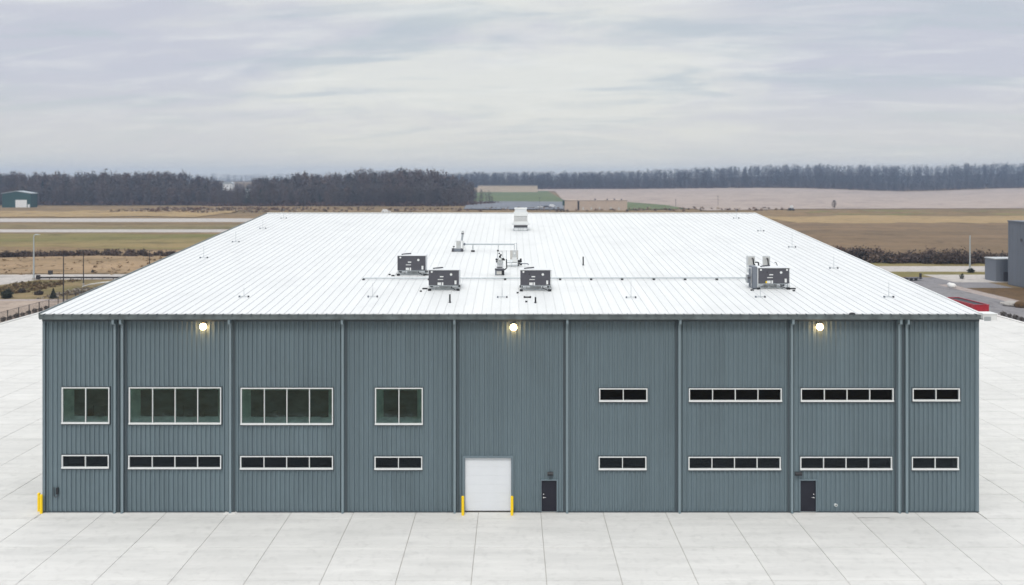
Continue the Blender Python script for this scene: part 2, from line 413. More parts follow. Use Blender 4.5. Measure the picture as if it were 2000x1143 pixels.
def prof(t):     # outward depth of the sheet at t metres along it
    u = (t % (PW/3))/(PW/3)
    if u < .40: return 0.0
    if u < .56: return (u-.40)/.16*.095
    if u < .74: return .095
    if u < .90: return (.90-u)/.16*.095
    return 0.0
for k in range(NP):
    a, b = BX0+k*PW, BX0+(k+1)*PW
    br = {0.0, PW}
    for r in range(3):
        for u in (.40, .56, .74, .90): br.add((r+u)*PW/3)
    for o in openings:
        for e in o[:2]:
            if a+.003 < e < b-.003: br.add(e-a)
    br = sorted(br); parts = {}; quads = []
    for p, q in zip(br, br[1:]):
        if q-p < 1e-4: continue
        mid = a+(p+q)/2; iv = [(0.02, WH)]
        for o in openings:
            if o[0] < mid < o[1]:
                nv = []
                for z0, z1 in iv:
                    if o[3] <= z0 or o[2] >= z1: nv.append((z0, z1)); continue
                    if o[2] > z0: nv.append((z0, o[2]))
                    if o[3] < z1: nv.append((o[3], z1))
                iv = nv
        yp, yq = -prof(p+1e-7), -prof(q-1e-7)
        if k > 0 and p == 0: yp -= .0015
        for z0, z1 in iv: quads.append((len(iv), z0, z1, ((p, yp, z0), (q, yq, z0), (q, yq, z1), (p, yp, z1))))
    whole = any(z1-z0 > WH-.1 for _, z0, z1, _ in quads)
    if not whole and any(z0 < .03 and z1 < 7 for _, z0, z1, _ in quads):
        zc = [z0 for _, z0, z1, _ in quads]
    for _, z0, z1, qd in quads:
        key = 'one' if whole else ('low' if z0 < .03 else ('top' if z1 == WH else 'mid'))
        parts.setdefault(key, MB()).quad(*qd)
    for mb in parts.values(): mb.build('wall_panel', M['wall'], B, loc=(a, 0, 0))
# side and back walls, base trim, corner trims
LY = BY1-BY0
for X, sg in ((BX0, -1), (BX1, 1)):
    m_ = MB(); n = 118; st = LY/n/2
    for i in range(2*n):
        if i % 2 == 0: m_.box(X-.05 if sg < 0 else X-.15, X+.15 if sg < 0 else X+.05, i*st, (i+1)*st, 0.02, WH)
        else: m_.box(X-.01 if sg < 0 else X-.15, X+.15 if sg < 0 else X+.01, i*st, (i+1)*st, 0.02, WH)
    # gable
    zt = 13.45+.0838*(115.6-60)
    xa, xb = (X-.02, X+.1) if sg < 0 else (X-.1, X+.02)
    m_.prism([(0.3, WH), (115.6-BY0, zt-.12), (LY-.3, WH)], 'x', xa, xb)
    m_.build('side_wall', M['wall'], B)
MB().box(BX0+.16, BX1-.16, LY-.2, LY, .02, WH).build('back_wall', M['wall'], B)
m_ = MB()
segs = [(BX0-.06, D1[0]-.1)]; xcur = BX0-.06; base = MB()
for o in sorted([RD, D1, D2]): base.box(xcur, o[0]-.02, -.115, -.003, 0.046, .10); xcur = o[1]+.02
base.box(xcur, BX1+.06, -.115, -.003, .046, .10); base.build('base_trim', M['trim'], B)
for X in (BX0, BX1):
    MB().box(X-.09, X+.09, -.115, .12, .05, WH).build('corner_trim', M['wtrim'], B)
MB().box(BX0-.1, BX1+.1, -.14, -.098, 12.90, 13.08).build('eave_trim', M['trim'], B)

# windows
def window(x0, x1, y0, y1, n, big):
    X0_, X1_, Z0, Z1 = wx(x0), wx(x1), wz(y1), wz(y0); cx = (X0_+X1_)/2; w = X1_-X0_; h = Z1-Z0
    f = MB(); t = .068
    f.box(-w/2, w/2, -.125, .03, h-t, h); f.box(-w/2, -w/2+t, -.125, .03, t+.03, h-t); f.box(w/2-t, w/2, -.125, .03, t+.03, h-t)
    iw = (w-2*t); pw = iw/n
    for i in range(1, n): x = -iw/2+i*pw; f.box(x-.024, x+.024, -.115, .03, t+.03, h-t)
    fo = f.build('window', M['white'], B, loc=(cx, 0, Z0))
    MB().box(-w/2-.01, w/2+.01, -.17, .03, 0, t+.03).build('sill', M['white'], fo)
    tr = MB(); e = .05
    tr.box(-w/2-e, w/2+e, -.11, -.002, h, h+e); tr.box(-w/2-e, w/2+e, -.13, -.002, -e-.02, 0)
    tr.box(-w/2-e, -w/2, -.11, -.002, 0, h); tr.box(w/2, w/2+e, -.11, -.002, 0, h); tr.build('window_trim', M['trim'], fo)
    for i in range(n):
        x = -iw/2+i*pw
        MB().box(x+(.028 if i else 0), x+pw-(.028 if i < n-1 else 0), -.02, -.012, t+.03, h-t).build('pane', M['glass' if big else 'glassd'], fo)
    a, b, c, d = -w/2+t*.5, w/2-t*.5, t, h-t*.5
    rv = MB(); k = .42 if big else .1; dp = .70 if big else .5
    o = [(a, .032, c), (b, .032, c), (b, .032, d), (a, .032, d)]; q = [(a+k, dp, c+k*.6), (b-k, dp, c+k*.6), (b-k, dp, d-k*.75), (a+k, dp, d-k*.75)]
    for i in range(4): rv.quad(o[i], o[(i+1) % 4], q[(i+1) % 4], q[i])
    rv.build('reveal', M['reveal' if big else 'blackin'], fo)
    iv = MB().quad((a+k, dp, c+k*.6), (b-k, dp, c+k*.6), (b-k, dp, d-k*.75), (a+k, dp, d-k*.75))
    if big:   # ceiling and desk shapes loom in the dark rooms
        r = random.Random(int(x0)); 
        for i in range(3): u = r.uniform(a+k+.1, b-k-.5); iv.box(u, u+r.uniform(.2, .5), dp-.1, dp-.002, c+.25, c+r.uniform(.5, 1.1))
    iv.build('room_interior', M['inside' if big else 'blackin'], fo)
for a in big_w: window(*a, True)
for a in low_w: window(*a, False)

# roll-up door
rw, rh = RD[1]-RD[0], RD[3]
fr = MB(); t = .14
fr.box(RD[0]-t, RD[0], -.11, .12, .046, rh+t); fr.box(RD[1], RD[1]+t, -.11, .12, .046, rh+t); fr.box(RD[0], RD[1], -.11, .12, rh, rh+t)
dfr = fr.build('roll_up_door', M['wtrim'], B)
nsec = 6; sh = (rh-.10)/nsec
me = MB().box(0, rw-.02, 0, .05, .0015, sh-.0015).box(.0, rw-.02, -.003, -.0005, .02, sh-.02).mesh('door_section', M['doorw'])
for i in range(nsec): link('door_section', me, dfr, (RD[0]+.01, .05, .095+i*sh))
MB().box(RD[0]+.01, RD[1]-.01, .045, .10, .05, .094).build('bottom_seal', M['black'], dfr)
MB().quad((RD[0], .12, .03), (RD[1], .12, .03), (RD[1], .12, rh), (RD[0], .12, rh)).build('door_backing', M['blackin'], dfr)
def entry(o, hside):
    f = MB(); t = .07
    f.box(o[0]-t, o[0], -.11, .06, .046, o[3]+t); f.box(o[1], o[1]+t, -.11, .06, .046, o[3]+t); f.box(o[0], o[1], -.11, .06, o[3], o[3]+t)
    d = f.build('entry_door', M['wtrim'], B)
    MB().box(o[0]+.01, o[1]-.01, .0, .05, .07, o[3]-.01).build('door_leaf', M['doord'], d)
    MB().box(o[0], o[1], -.02, .05, .046, .068).build('threshold', M['galv'], d)
    x = o[0]+.14 if hside < 0 else o[1]-.14
    hm = MB(); hm.tube((x, 0, 1.02), (x, -.06, 1.02), .045, n=10); hm.tube((x, -.045, 1.02), (x-hside*.16, -.05, 1.02), .018)
    hm.tube((x, 0, 1.24), (x, -.045, 1.24), .04, n=10); hm.build('handle', M['steel'], d)
entry(D1, -1); entry(D2, 1)
def exit_light(x0, x1):
    a, b = wx(x0), wx(x1)
    MB().prism([(-.05, wz(928)), (-.26, wz(927)), (-.26, wz(924)), (-.16, wz(921)), (-.05, wz(921))], 'x', a, b).build('door_light', M['black'], B)
exit_light(1069, 1080); exit_light(1551.5, 1564.5)

# lit wall lamps
for x, y in ((400, 636.5), (1003, 638), (1598, 637)):
    X, Z = wx(x), wz(y)
    h_ = MB().box(X-.17, X+.17, -.30, -.05, Z-.02, Z+.22).build('wall_lamp', M['galv'], B)
    MB().ball((X, -.34, Z), .225, 16, 10, sy=.8).build('lens', M['lamp'], h_, smooth=True)

# small fittings
vx_, vz_ = wx(1632), wz(986)
v = MB().tube((vx_, 0, vz_), (vx_, -.10, vz_), .11, .10, n=12).build('dryer_vent', M['white'], B)
MB().tube((vx_, -.101, vz_), (vx_, -.115, vz_), .05, n=10).build('vent_flap', M['black'], v)
X, Z = wx(110), wz(951)
m_ = MB(); m_.path([(X-.12, -.09, Z), (X-.12, -.09, Z-.55), (X-.06, -.10, Z-.64), (X+.10, -.10, Z-.64), (X+.14, -.10, Z-.55), (X+.14, -.10, Z)], .035)
hc = m_.build('meter_pipe', M['trim'], B)
MB().box(X+.06, X+.18, -.17, -.05, Z-.45, Z-.02).build('meter_box', M['black'], hc)

# gutter, straps and downspouts
GX0, GX1 = -31.6, 31.25
gz0, gz1 = 13.10, 13.42; gy0, gy1 = -.62, -.42
g = MB()
g.box(GX0, GX1, gy0, gy0+.02, gz0+.02, gz1); g.box(GX0, GX1, gy0, gy1, gz0, gz0+.02); g.box(GX0, GX1, gy1-.02, gy1, gz0+.02, gz1)
g.box(GX0, GX1, gy0-.025, gy0, gz1-.06, gz1-.005)
gut = g.build('gutter', M['gutter'], B)
MB().box(GX0, GX1, gy1, -.02, gz0+.03, gz0+.06).build('soffit', M['trim'], B)
RW = (GX1-GX0)/100
sm = MB().box(-.022, .022, gy0-.04, gy1+.05, gz1, gz1+.05).box(-.022, .022, gy0-.04, gy0-.026, gz1-.12, gz1).mesh('gutter_strap', M['trim'])
for k in range(100): link('gutter_strap', sm, gut, (GX0+(k+.5)*RW, 0, 0))
for x in (224.5, 239, 450, 669.5, 888, 1107.5, 1327, 1546.5, 1756, 1770.5):
    X = (x-VX)*(BY0-.2)/F
    s_ = MB(); s_.box(X-.075, X+.075, -.27, -.13, .12, 12.75); s_.box(X-.075, X+.075, -.56, -.10, 12.76, 13.098)
    s_.prism([(-.24, .12), (-.10, .12), (-.14, .055), (-.36, .055), (-.36, .115)], 'x', X-.07, X+.07)
    so = s_.build('downspout', M['spout'], B)
    for z in (2.2, 5.4, 8.6, 11.6): MB().box(X-.10, X+.10, -.128, -.0955, z, z+.05).build('bracket', M['wtrim'], so)
    # dark joint trim beside each downspout, doubling as the spout's painted shade
    sx = X+.19 if x < VX else X-.19
    MB().box(sx-.055, sx+.055, -.108, -.096, .11, 12.89).build('joint_trim_shade', M['trim'], B)

# roof
EY, RY = 60.0-BY0, 115.6-BY0; EZ, RZ = 13.45, 13.45+.0838*55.6
def roof_panel_mesh(sgn):
    m_ = MB(); y0, y1, z0, z1 = (EY-.05, RY, EZ, RZ) if sgn > 0 else (LY+.4, RY, EZ, RZ)
    p = [(0, 0), (RW-.034, 0), (RW-.030, .065), (RW-.004, .065), (RW, 0)]
    pts = [(.0, 0.0), (.05, .006), (RW*.5, .0), (RW-.09, .006), (RW-.034, 0.0), (RW-.028, .040), (RW-.006, .040), (RW, 0)]
    for (xa, ha), (xb, hb) in zip(pts, pts[1:]):
        q = ((xa, y0, z0+ha), (xb, y0, z0+hb), (xb, y1, z1+hb), (xa, y1, z1+ha))
        m_.quad(*(q if sgn > 0 else q[::-1]))
    m_.quad((0, y0, z0-.04), (RW, y0, z0-.04), (RW, y0, z0), (0, y0, z0))
    me = m_.mesh('roof_panel', M['roof']); me.materials.append(M['seam'])
    for i in (4, 5, 6): me.polygons[i].material_index = 1
    return me
rf = roof_panel_mesh(1)
for k in range(100): link('roof_panel', rf, B, (GX0+k*RW, 0, 0))
bk = MB(); bk.quad((GX1, LY+.4, EZ), (GX0, LY+.4, EZ), (GX0, RY, RZ), (GX1, RY, RZ)).build('back_roof', M['roof'], B)
MB().prism([(RY-.22, RZ+.060), (RY, RZ+.10), (RY+.22, RZ+.060), (RY+.22, RZ+.02), (RY-.22, RZ+.02)], 'x', GX0-.05, GX1+.05).build('ridge_cap', M['roof'], B)
for X, s_ in ((GX0, -1), (GX1, 1)):
    xa, xb = (X-.12, X-.001) if s_ < 0 else (X+.001, X+.12)
    MB().prism([(EY-.05, EZ-.28), (RY, RZ-.28), (LY+.4, EZ-.28), (LY+.4, EZ+.08), (RY, RZ+.085), (EY-.05, EZ+.08)], 'x', xa, xb).build('rake_trim', M['gutter'] if s_ < 0 else M['white'], B)
ge = MB(); ge.box(GX1+.14, GX1+1.05, -.66, .25, 13.05, 13.44); ge.box(GX1+.14, GX1+1.10, -.70, .30, 13.44, 13.50)
MB.build(ge, 'eave_return', M['white'], B)
MB().box(GX1+.2, GX1+.62, -.72, -.665, 13.02, 13.30).build('conduit_box', M['galv'], B)
MB().ball((wx(1659), -.5, 13.44), .12, 10, 6, sx=1.9).build('gutter_guard', M['black'], B)

# ------------------------------------------------------------------ rooftop things
def RP(x, y):   # a point of the front roof slope seen at this place
    D = 13.978/((y-HY)/F+.0838); return ((x-VX)*D/F, D, EZ+.0838*(D-60))
def foot(mb_, x, y, s=.11, z=0): mb_.box(x-s, x+s, y-s, y+s, z+.0, z+.16)

def rooftop_unit(xl, xr, yt, yb, yf, label, extras):
    xc = (xl+xr)/2; c = RP(xc, yf); sc = c[1]/F; w = (xr-xl)*sc; h = (yb-yt)*sc; leg = (yf-yb)*sc
    o = empty('rooftop_unit', c, label=label, cat='air conditioner', group='dark rooftop air handling units')
    d = 1.5; c0 = MB().box(-w/2, w/2, 0.02, d, leg, leg+h).build('cabinet', M['rtop'], o)
    MB().box(-w/2-.01, w/2+.01, -.01, .018, leg+.01, leg+h-.01).build('front_panel', M['rtu'], o)
    MB().box(-w/2-.05, w/2+.05, -.06, d+.05, leg+h+.002, leg+h+.05).build('top_panel', M['rtop'], o)
    # marks on the front
    ff = lambda u: -w/2+u*w; fz = lambda v: leg+(1-v)*h
    def disc(u, v, r, m=M['white']): MB().tube((ff(u), -.012, fz(v)), (ff(u), -.03, fz(v)), r, n=12).build('round_plate', m, o)
    def plate(u0, u1, v0, v1, m=M['white']): MB().box(ff(u0), ff(u1), -.03, -.012, fz(v1), fz(v0)).build('label_plate', m, o)
    disc(.10, .11, .075); disc(.745, .28, .095); plate(.37, .49, .39, .46); plate(.30, .48, .59, .635)
    plate(.295, .41, .81, .98); plate(.435, .485, .80, 1.0); plate(.86, .925, .68, .93)
    if extras.get('disc'): disc(.935, .11, .075); plate(.25, .29, .84, .97, M['yellow'])
    if extras.get('knobs'): disc(.30, .26, .045, M['black']); disc(.18, .24, .03, M['black'])
    # hood and conduit on top
    MB().tube((ff(.13), .35, leg+h+.10), (ff(.24), .5, leg+h+.13), .045).tube((ff(.22), .5, leg+h+.12), (ff(.46), .62, leg+h+.15), .05).build('conduit', M['rtu'], o)
    MB().tube((w/2+.10, .2, .1), (w/2+.10, .2, leg+h-.02), .018, n=6).tube((w/2-.02, .2, leg+h-.04), (w/2+.11, .2, leg+h-.04), .018, n=6).build('gas_pipe', M['lgrey'], o)
    # stand
    st = MB()
    for x in (-w/2+.06, w/2-.06):
        for y in (.06, d-.06): st.box(x-.03, x+.03, y-.03, y+.03, .0838*y, leg)
    st.box(-w/2+.03, w/2-.03, .04, .07, .10, .13); st.box(-w/2+.03, w/2-.03, .04, .08, leg-.07, leg-.001)
    n = 6
    for i in range(n):
        a = -w/2+.1+i*(w-.2)/n; b = a+(w-.2)/n
        if i % 2 == 0: st.tube((a, .06, .13), (b, .06, leg-.04), .009, n=5)
        st.tube((b, .06, .13), (b, .06, leg-.04), .011, n=5)
    st.build('stand', M['galv'], o)
    for x in (-w/2+.06, w/2-.06):
        for y in (.0, d-.06): foot_ = MB(); foot(foot_, x, y, .12, .0838*y-.01); foot_.build('rubber_foot', M['black'], o)
    # the drain and curb under it
    MB().path([(w*.25, .3, leg-.01), (w*.25, .1, .22), (w*.36, -.12, .14), (w*.40, -.2, .06)], .03).build('drain_pipe', M['black'], o)
    MB().box(-w*.18, w*.2, .75, d-.1, .02, leg-.001).build('curb', M['roof'], o)
    return o
rooftop_unit(776.5, 831, 500, 528.5, 538.5, 'dark rooftop air unit farthest left, set back behind the long thin pipe', {})
rooftop_unit(837.5, 896, 528, 557.5, 568, 'dark rooftop air unit in front of the leftmost one, black stub pipe before it', {})
rooftop_unit(1016.5, 1075, 528, 557.5, 569, 'dark rooftop air unit near the roof middle, beside the pump and valve cluster', {'knobs': 1})
u4 = rooftop_unit(1480, 1541, 524, 554, 565.5, 'dark rooftop air unit far right, two grey condensers behind it', {'disc': 1, 'knobs': 1})
MB().box(-1.55, -1.22, -.02, 1.2, .10, 1.72).build('side_duct', M['bgrey'], u4)
MB().box(-1.21, -1.16, -.03, .6, .12, 1.66).build('duct_edge', M['white'], u4)
fr_ = MB(); fr_.box(-1.95, -1.57, .30, .34, 1.58, 1.63)
for x in (-1.93, -1.60): fr_.box(x-.015, x+.015, .30, .33, .1, 1.58)
fr_.build('side_rack', M['white'], u4)
MB().box(-1.88, -1.60, .34, .8, .45, 1.05).build('control_box', M['bgrey'], u4)
MB().box(-1.88, -1.60, .32, .338, .78, .92).build('control_lid', M['rtu'], u4)

# thin condensers behind the far right unit
def condenser(x0, x1, y0, y1, label, tilt):
    c = RP((x0+x1)/2, 533); s = c[1]/F; w = (x1-x0)*s; top = (533-y0)*s; bot = (533-y1)*s
    o = empty('condenser', c, R(tilt), label=label, cat='condenser', group='grey condensers on stands')
    MB().box(-w/2, w/2, 0, .45, bot, top).build('cabinet', M['lgrey'], o)
    m_ = MB()
    for i in range(9): z = bot+.06+i*(top-bot-.12)/9; m_.box(-w/2+.04, w/2-.04, -.015, -.001, z, z+.03)
    m_.build('grille', M['beige'], o)
    MB().path([(w*.05, -.05, top-.18), (w*.22, -.06, top-.22), (w*.3, -.06, bot+.1), (w*.5, -.05, bot+.05)], .05).build('refrigerant_pipe', M['black'], o)
    st = MB()
    for x in (-w/2+.04, w/2-.04):
        for y in (.04, .41): st.box(x-.025, x+.025, y-.025, y+.025, 0.0838*y, bot)
    st.build('stand', M['galv'], o); return o
condenser(1460.5, 1474.5, 500.5, 518.5, 'grey condenser behind the far right dark unit, on the left of two', 0)
condenser(1489.5, 1503.5, 500.5, 520.5, 'tilted grey condenser behind the far right dark unit, on the right of two', -18)
c = RP(1478, 530); o = empty('pipe_manifold', c, label='black pipe manifold between the two grey condensers', cat='pipes')
MB().path([(-.45, 0, .78), (.15, 0, .74), (.15, 0, .35), (.75, .0, .30), (1.15, 0, .34)], .055).build('pipe', M['black'], o)
for x in (-.2, .15, .7, 1.1): MB().ball((x, -.04, .5 if x < .3 else .34), .085, 8, 5).build('valve', M['black'], o)
MB().box(.25, 1.05, -.05, .25, .12, .30).build('valve_box', M['bgrey'], o)
MB().path([(1.5, .0, .75), (1.62, 0, .75), (1.75, 0, .45)], .03).build('drop_pipe', M['black'], o)

# the long thin pipe across the roof
a = RP(709, 547); b = RP(1470, 546); D = a[1]
o = empty('gas_line', (a[0], D, a[2]), label='long thin grey pipe running across the whole roof on small black blocks', cat='pipe')
Lg = b[0]-a[0]; MB().tube((0, 0, .15), (Lg, 0, .17), .055, n=8).build('pipe', M['galv'], o)
for x in (710, 838, 986.5, 1094, 1154.5, 1215, 1277, 1338, 1400, 1459):
    X = (x-VX)*D/F-a[0]
    MB().prism([(-.15, -.03), (.15, -.03), (.11, .095), (-.11, .095)], 'x', X-.09, X+.09).build('support_block', M['black'], o)
for k in range(22): X = 1+k*1.45; MB().tube((X, 0, .155), (X+.07, 0, .155), .07, n=8).build('coupling', M['galv'], o)

# exhaust stack with elevated header pipe
c = RP(893, 492); s = c[1]/F
o = empty('furnace_vent', c, label='small grey equipment box with a leaning flue on a dark skid, left of roof middle', cat='vent unit')
MB().box(-.50, .55, 0, .8, .03, .28).build('skid', M['bgrey'], o)
MB().box(-.52, -.30, -.04, -.002, .03, .34).box(.35, .58, -.04, -.002, .03, .30).build('skid_foot', M['rtu'], o)
MB().box(-.10, .30, .1, .7, .285, 1.02).build('cabinet', M['lgrey'], o)
m_ = MB()
for i in range(5): m_.box(-.06, .26, .085, .098, .60+i*.08, .63+i*.08)
m_.build('louvre', M['beige'], o)
MB().tube((.42, .3, 1.05), (.50, .3, 1.70), .10, .10, n=12).build('flue', M['galv'], o)
MB().tube((.50, .3, 1.78), (.51, .3, 1.98), .135, .11, n=12).build('flue_cap', M['lgrey'], o)
MB().tube((.495, .3, 1.66), (.50, .3, 1.76), .125, n=12).build('collar', M['rtu'], o)
MB().tube((-.32, .0, .28), (-.32, 0, .48), .03).box(-.42, -.22, -.03, .05, .48, .55).build('valve', M['black'], o)
MB().box(.44, .66, .18, .4, .28, 1.0).build('elbow_duct', M['white'], o)
c = RP(907, 492); s = c[1]/F
hp = empty('header_pipe', c, label='grey pipe raised on legs above the roof right of the leaning flue', cat='pipe')
xe = 103*s; zz = 15*s
MB().tube((0, 0, zz), (97*s, 0, zz-.02), .075, n=10).build('pipe', M['galv'], hp)
MB().ball((0, 0, zz), .13, 10, 6).build('end_flange', M['bgrey'], hp)
MB().tube((16.8*s, 0, zz-.05), (16.8*s, 0, .12), .045, n=8).build('leg', M['galv'], hp)
MB().prism([(-.17, 0), (.17, 0), (.10, .15), (-.10, .15)], 'x', 16.8*s-.17, 16.8*s+.17).build('rubber_foot', M['black'], hp)
MB().tube((66.5*s, 0, zz-.05), (66.5*s, 0, .02), .025, n=6).build('leg', M['galv'], hp)
MB().path([(97*s, 0, zz+.06), (97*s, 0, zz+.06), (102*s, 0, zz+.12), (102*s, 0, .02)], .030).tube((97.5*s, 0, zz), (97.5*s, 0, .02), .03, n=6).build('return_pipe', M['galv'], hp)

# pump assembly near the middle
c = RP(977, 538); s = c[1]/F
o = empty('pump_assembly', c, label='tangle of black valves above a dark boxed base, left of the greenish panel', cat='pump')
MB().box(-.42, .30, 0, .6, .02, .52).build('base_box', M['bgrey'], o)
MB().box(-.44, .34, -.04, -.002, .42, .56).box(-.30, .18, -.02, -.003, .62, .70).build('base_rim', M['rtu'], o)
MB().box(-.30, .14, -.02, -.003, .08, .34).build('grille', M['beige'], o)
MB().box(.12, .34, -.05, -.003, .03, .40).build('motor', M['black'], o)
MB().box(-.26, .22, .1, .45, .53, 1.20).build('housing', M['rtop'], o)
MB().tube((-.02, -.02, 1.22), (-.02, .3, 1.22), .26, n=14).build('pump_wheel', M['lgrey'], o)
MB().ball((-.02, -.06, 1.32), .11, 10, 6).build('hub', M['white'], o)
for dx, dz, r in ((-.30, 1.30, .10), (.24, 1.34, .11), (-.30, 1.12, .07), (.33, 1.28, .07), (-.02, 1.55, .10), (.05, 1.68, .08), (-.08, 1.80, .07)):
    MB().ball((dx, -.04, dz), r, 8, 5).build('valve', M['black'], o)
MB().path([(-.22, 0, 1.45), (-.22, 0, 2.0), (.16, 0, 2.0), (.16, 0, 1.5)], .035).build('loop_pipe', M['lgrey'], o)
MB().tube((-.26, 0, 2.03), (-.12, 0, 2.03), .07).build('loop_fitting', M['black'], o)
MB().path([(.50, 0, 2.05), (.50, 0, 1.3)], .022).build('rod', M['galv'], o)
MB().path([(.50, 0, 1.34), (.54, 0, .62), (.34, 0, .44)], .055).build('drain_hose', M['black'], o)
# panel box
c = RP(1004, 521.5); s = c[1]/F
o = empty('control_panel', c, label='upright grey green panel with a white disc over a white box on a low stand', cat='control panel')
MB().box(-.34, .36, .2, .30, .62, 1.42).build('panel', M['lgrey'], o)
MB().box(-.34, -.12, .19, .199, .64, 1.40).box(.20, .36, .19, .199, .64, 1.40).build('panel_side', M['beige'], o)
MB().tube((.04, .19, 1.16), (.04, .16, 1.16), .09, n=12).build('dial', M['white'], o)
MB().box(-.16, .26, .0, .45, .40, .80).build('junction_box', M['white'], o)
st = MB()
for x in (-.65, -.2, .3): st.box(x-.02, x+.02, .0, .04, .0, .34)
st.box(-.68, .34, -.01, .5, .34, .37); st.box(-.68, .34, -.01, .03, .12, .15)
st.box(-.67, -.64, .0, .04, .0, .36)
st.build('stand', M['galv'], o, kind='stuff')
for dx, dz, r in ((.42, .50, .13), (.56, .50, .13), (.58, .66, .09), (.42, .30, .09), (.60, .22, .10), (.40, .16, .08)): MB().ball((dx, -.06, dz), r, 8, 5).build('valve', M['black'], o)
MB().path([(.5, -.05, .30), (1.22, -.05, .28), (1.22, -.05, .16)], .045).build('outlet_pipe', M['bgrey'], o)
MB().path([(-.7, -.02, .56), (-.1, -.02, .56)], .035).build('inlet_pipe', M['galv'], o)

# white ridge exhaust unit
c = RP(1017, 451.5); s = c[1]/F
o = empty('exhaust_fan', c, label='tall white tiered exhaust unit standing near the roof ridge', cat='exhaust unit')
k = MB()
for x in (-.74, -.25, .0, .25, .70): k.box(x-.02, x+.02, -.02, .0, .0, .40)
k.box(-.76, .76, -.02, 0, .36, .40); k.box(-.76, .76, -.02, 0, .02, .06); k.build('curb_frame', M['galv'], o)
MB().box(-.74, .74, .01, 1.6, .02, .40).build('curb', M['rtop'], o)
MB().box(-.76, .76, -.02, 1.6, .401, .66).build('dark_louvre', M['rtu'], o)
MB().prism([(-.95, .74), (.98, .74), (.80, .665), (-.80, .665)], 'y', -.12, 1.75).prism([(-.98, .78), (.98, .78), (.80, 1.08), (-.80, 1.08)], 'y', -.14, 1.8).build('hood', M['white'], o)
MB().box(-.98, .98, -.15, 1.8, .741, .779).build('hood_rim', M['rtop'], o)
b2 = MB().box(-.74, .74, .05, 1.5, 1.081, 1.66).build('louvre_box', M['beige'], o)
m_ = MB()
for i in range(6): m_.box(-.70, .70, .03, .049, 1.14+i*.085, 1.18+i*.085)
m_.build('louvre', M['rtop'], b2)
MB().box(-.78, .78, -.02, 1.5, 1.661, 2.10).build('fan_box', M['white'], o)
MB().box(-.66, .66, .10, 1.35, 2.101, 2.42).build('cap_box', M['rtop'], o)
MB().box(-.70, .70, .06, 1.40, 2.421, 2.56).build('cap', M['white'], o)

# lightning rods
rods = [(476.5, 581, 562, 'lightning rod low on the left of the roof, left of the long pipe end'),
        (728, 581, 553, 'lightning rod below the left end of the long roof pipe'),
        (981, 582, 562, 'faint lightning rod in front of the black valve tangle, left of a dark unit'),
        (1232.5, 582.5, 548, 'lightning rod alone on the open roof in front of the long pipe'),
        (1485, 581.5, 556, 'lightning rod standing in front of the far right dark unit'),
        (1736, 581.5, 551, 'lightning rod lowest on the right slope near the red container'),
        (398, 504.5, 480, 'lightning rod by the left roof edge, lower of the three there'),
        (460.5, 473.5, 452, 'lightning rod by the left roof edge, in line with the taxiway'),
        (513.4, 447, 429, 'lightning rod by the left roof edge, in line with the runway'),
        (554, 427, 406.5, 'lightning rod beside the left end of the roof ridge'),
        (1438, 427, 409, 'lightning rod beside the right end of the roof ridge'),
        (1486, 452, 443, 'short lightning rod by the right roof edge, just below the ridge one'),
        (1547, 483.7, 455, 'lightning rod by the right roof edge, behind the far right dark unit'),
        (1628.5, 525, 499, 'lightning rod by the right roof edge, level with the dark unit top')]
for x, yb, yt, lab in rods:
    c = RP(x, yb); s = c[1]/F; h = (yb-yt)*s
    o = empty('lightning_rod', c, label=lab, cat='lightning rod', group='lightning rods on the white roof')
    MB().box(-.34, .34, -.03, .03, .07, .10).build('crossbar', M['galv'], o)
    MB().tube((0, 0, .10), (0, 0, h), .018, .010, n=6).build('rod', M['galv'], o)
    for X in (-.33, .33): MB().box(X-.05, X+.05, -.06, .06, -.01, .13).build('rubber_foot', M['bgrey' if X < 0 else 'rtu'], o)
# stub vent pipes
for x, yb, yt, lab in ((878.7, 591.5, 575, 'black stub pipe in front of the second dark unit from the left'),
                       (1045.9, 592, 580.5, 'short black stub pipe in front of the middle dark unit'),
                       (1139, 518.5, 501.5, 'slim black stub pipe alone right of the roof middle')):
    c = RP(x, yb); s = c[1]/F; h = (yb-yt)*s
    o = empty('vent_pipe', c, label=lab, cat='vent pipe', group='black stub pipes on the roof')
    MB().tube((0, 0, -.02), (0, 0, h), .06, n=10).build('pipe', M['black'], o)
    MB().tube((0, 0, -.02), (0, 0, .08), .11, .07, n=10).build('boot', M['black'], o)
c = RP(1030, 582); o = empty('rail_block', c, label='short dark bar lying on the roof under the middle dark unit', cat='support block')
MB().box(-.22, .22, -.06, .06, .01, .10).build('bar', M['black'], o)
for X in (-.22, .22): MB().box(X-.05, X+.05, -.08, .08, .0, .13).build('end_block', M['black'], o)
# loose rubber blocks lying round the units
blocks = [(777-16, 537.5, 'left of the leftmost dark unit, farther of two'), (767.5, 539.5, 'left of the leftmost dark unit, nearer of two'),
          (832.5, 538, 'between the two left dark units'), (830, 565, 'left of the second dark unit from the left, larger'),
          (822, 570, 'left of the second dark unit from the left, smaller'), (1011, 573, 'left of the middle dark unit'),
          (1028, 590.5, 'in front of the middle dark unit'), (1469, 568, 'left of the far right dark unit'),
          (1547, 565, 'right of the far right dark unit, larger flat one'), (1550.5, 569, 'right of the far right dark unit, smaller')]
for i, (x, y, t) in enumerate(blocks):
    c = RP(x, y); sz = (.08, .12, .19, .19, .07, .08, .08, .11, .26, .08)[i]
    MB().prism([(-.10, -.01), (.10, -.01), (.07, .10), (-.07, .10)], 'x', -sz, sz).build('rubber_block', M['black'], loc=c, label='black rubber block '+t, cat='rubber block', group='black rubber blocks on the roof')

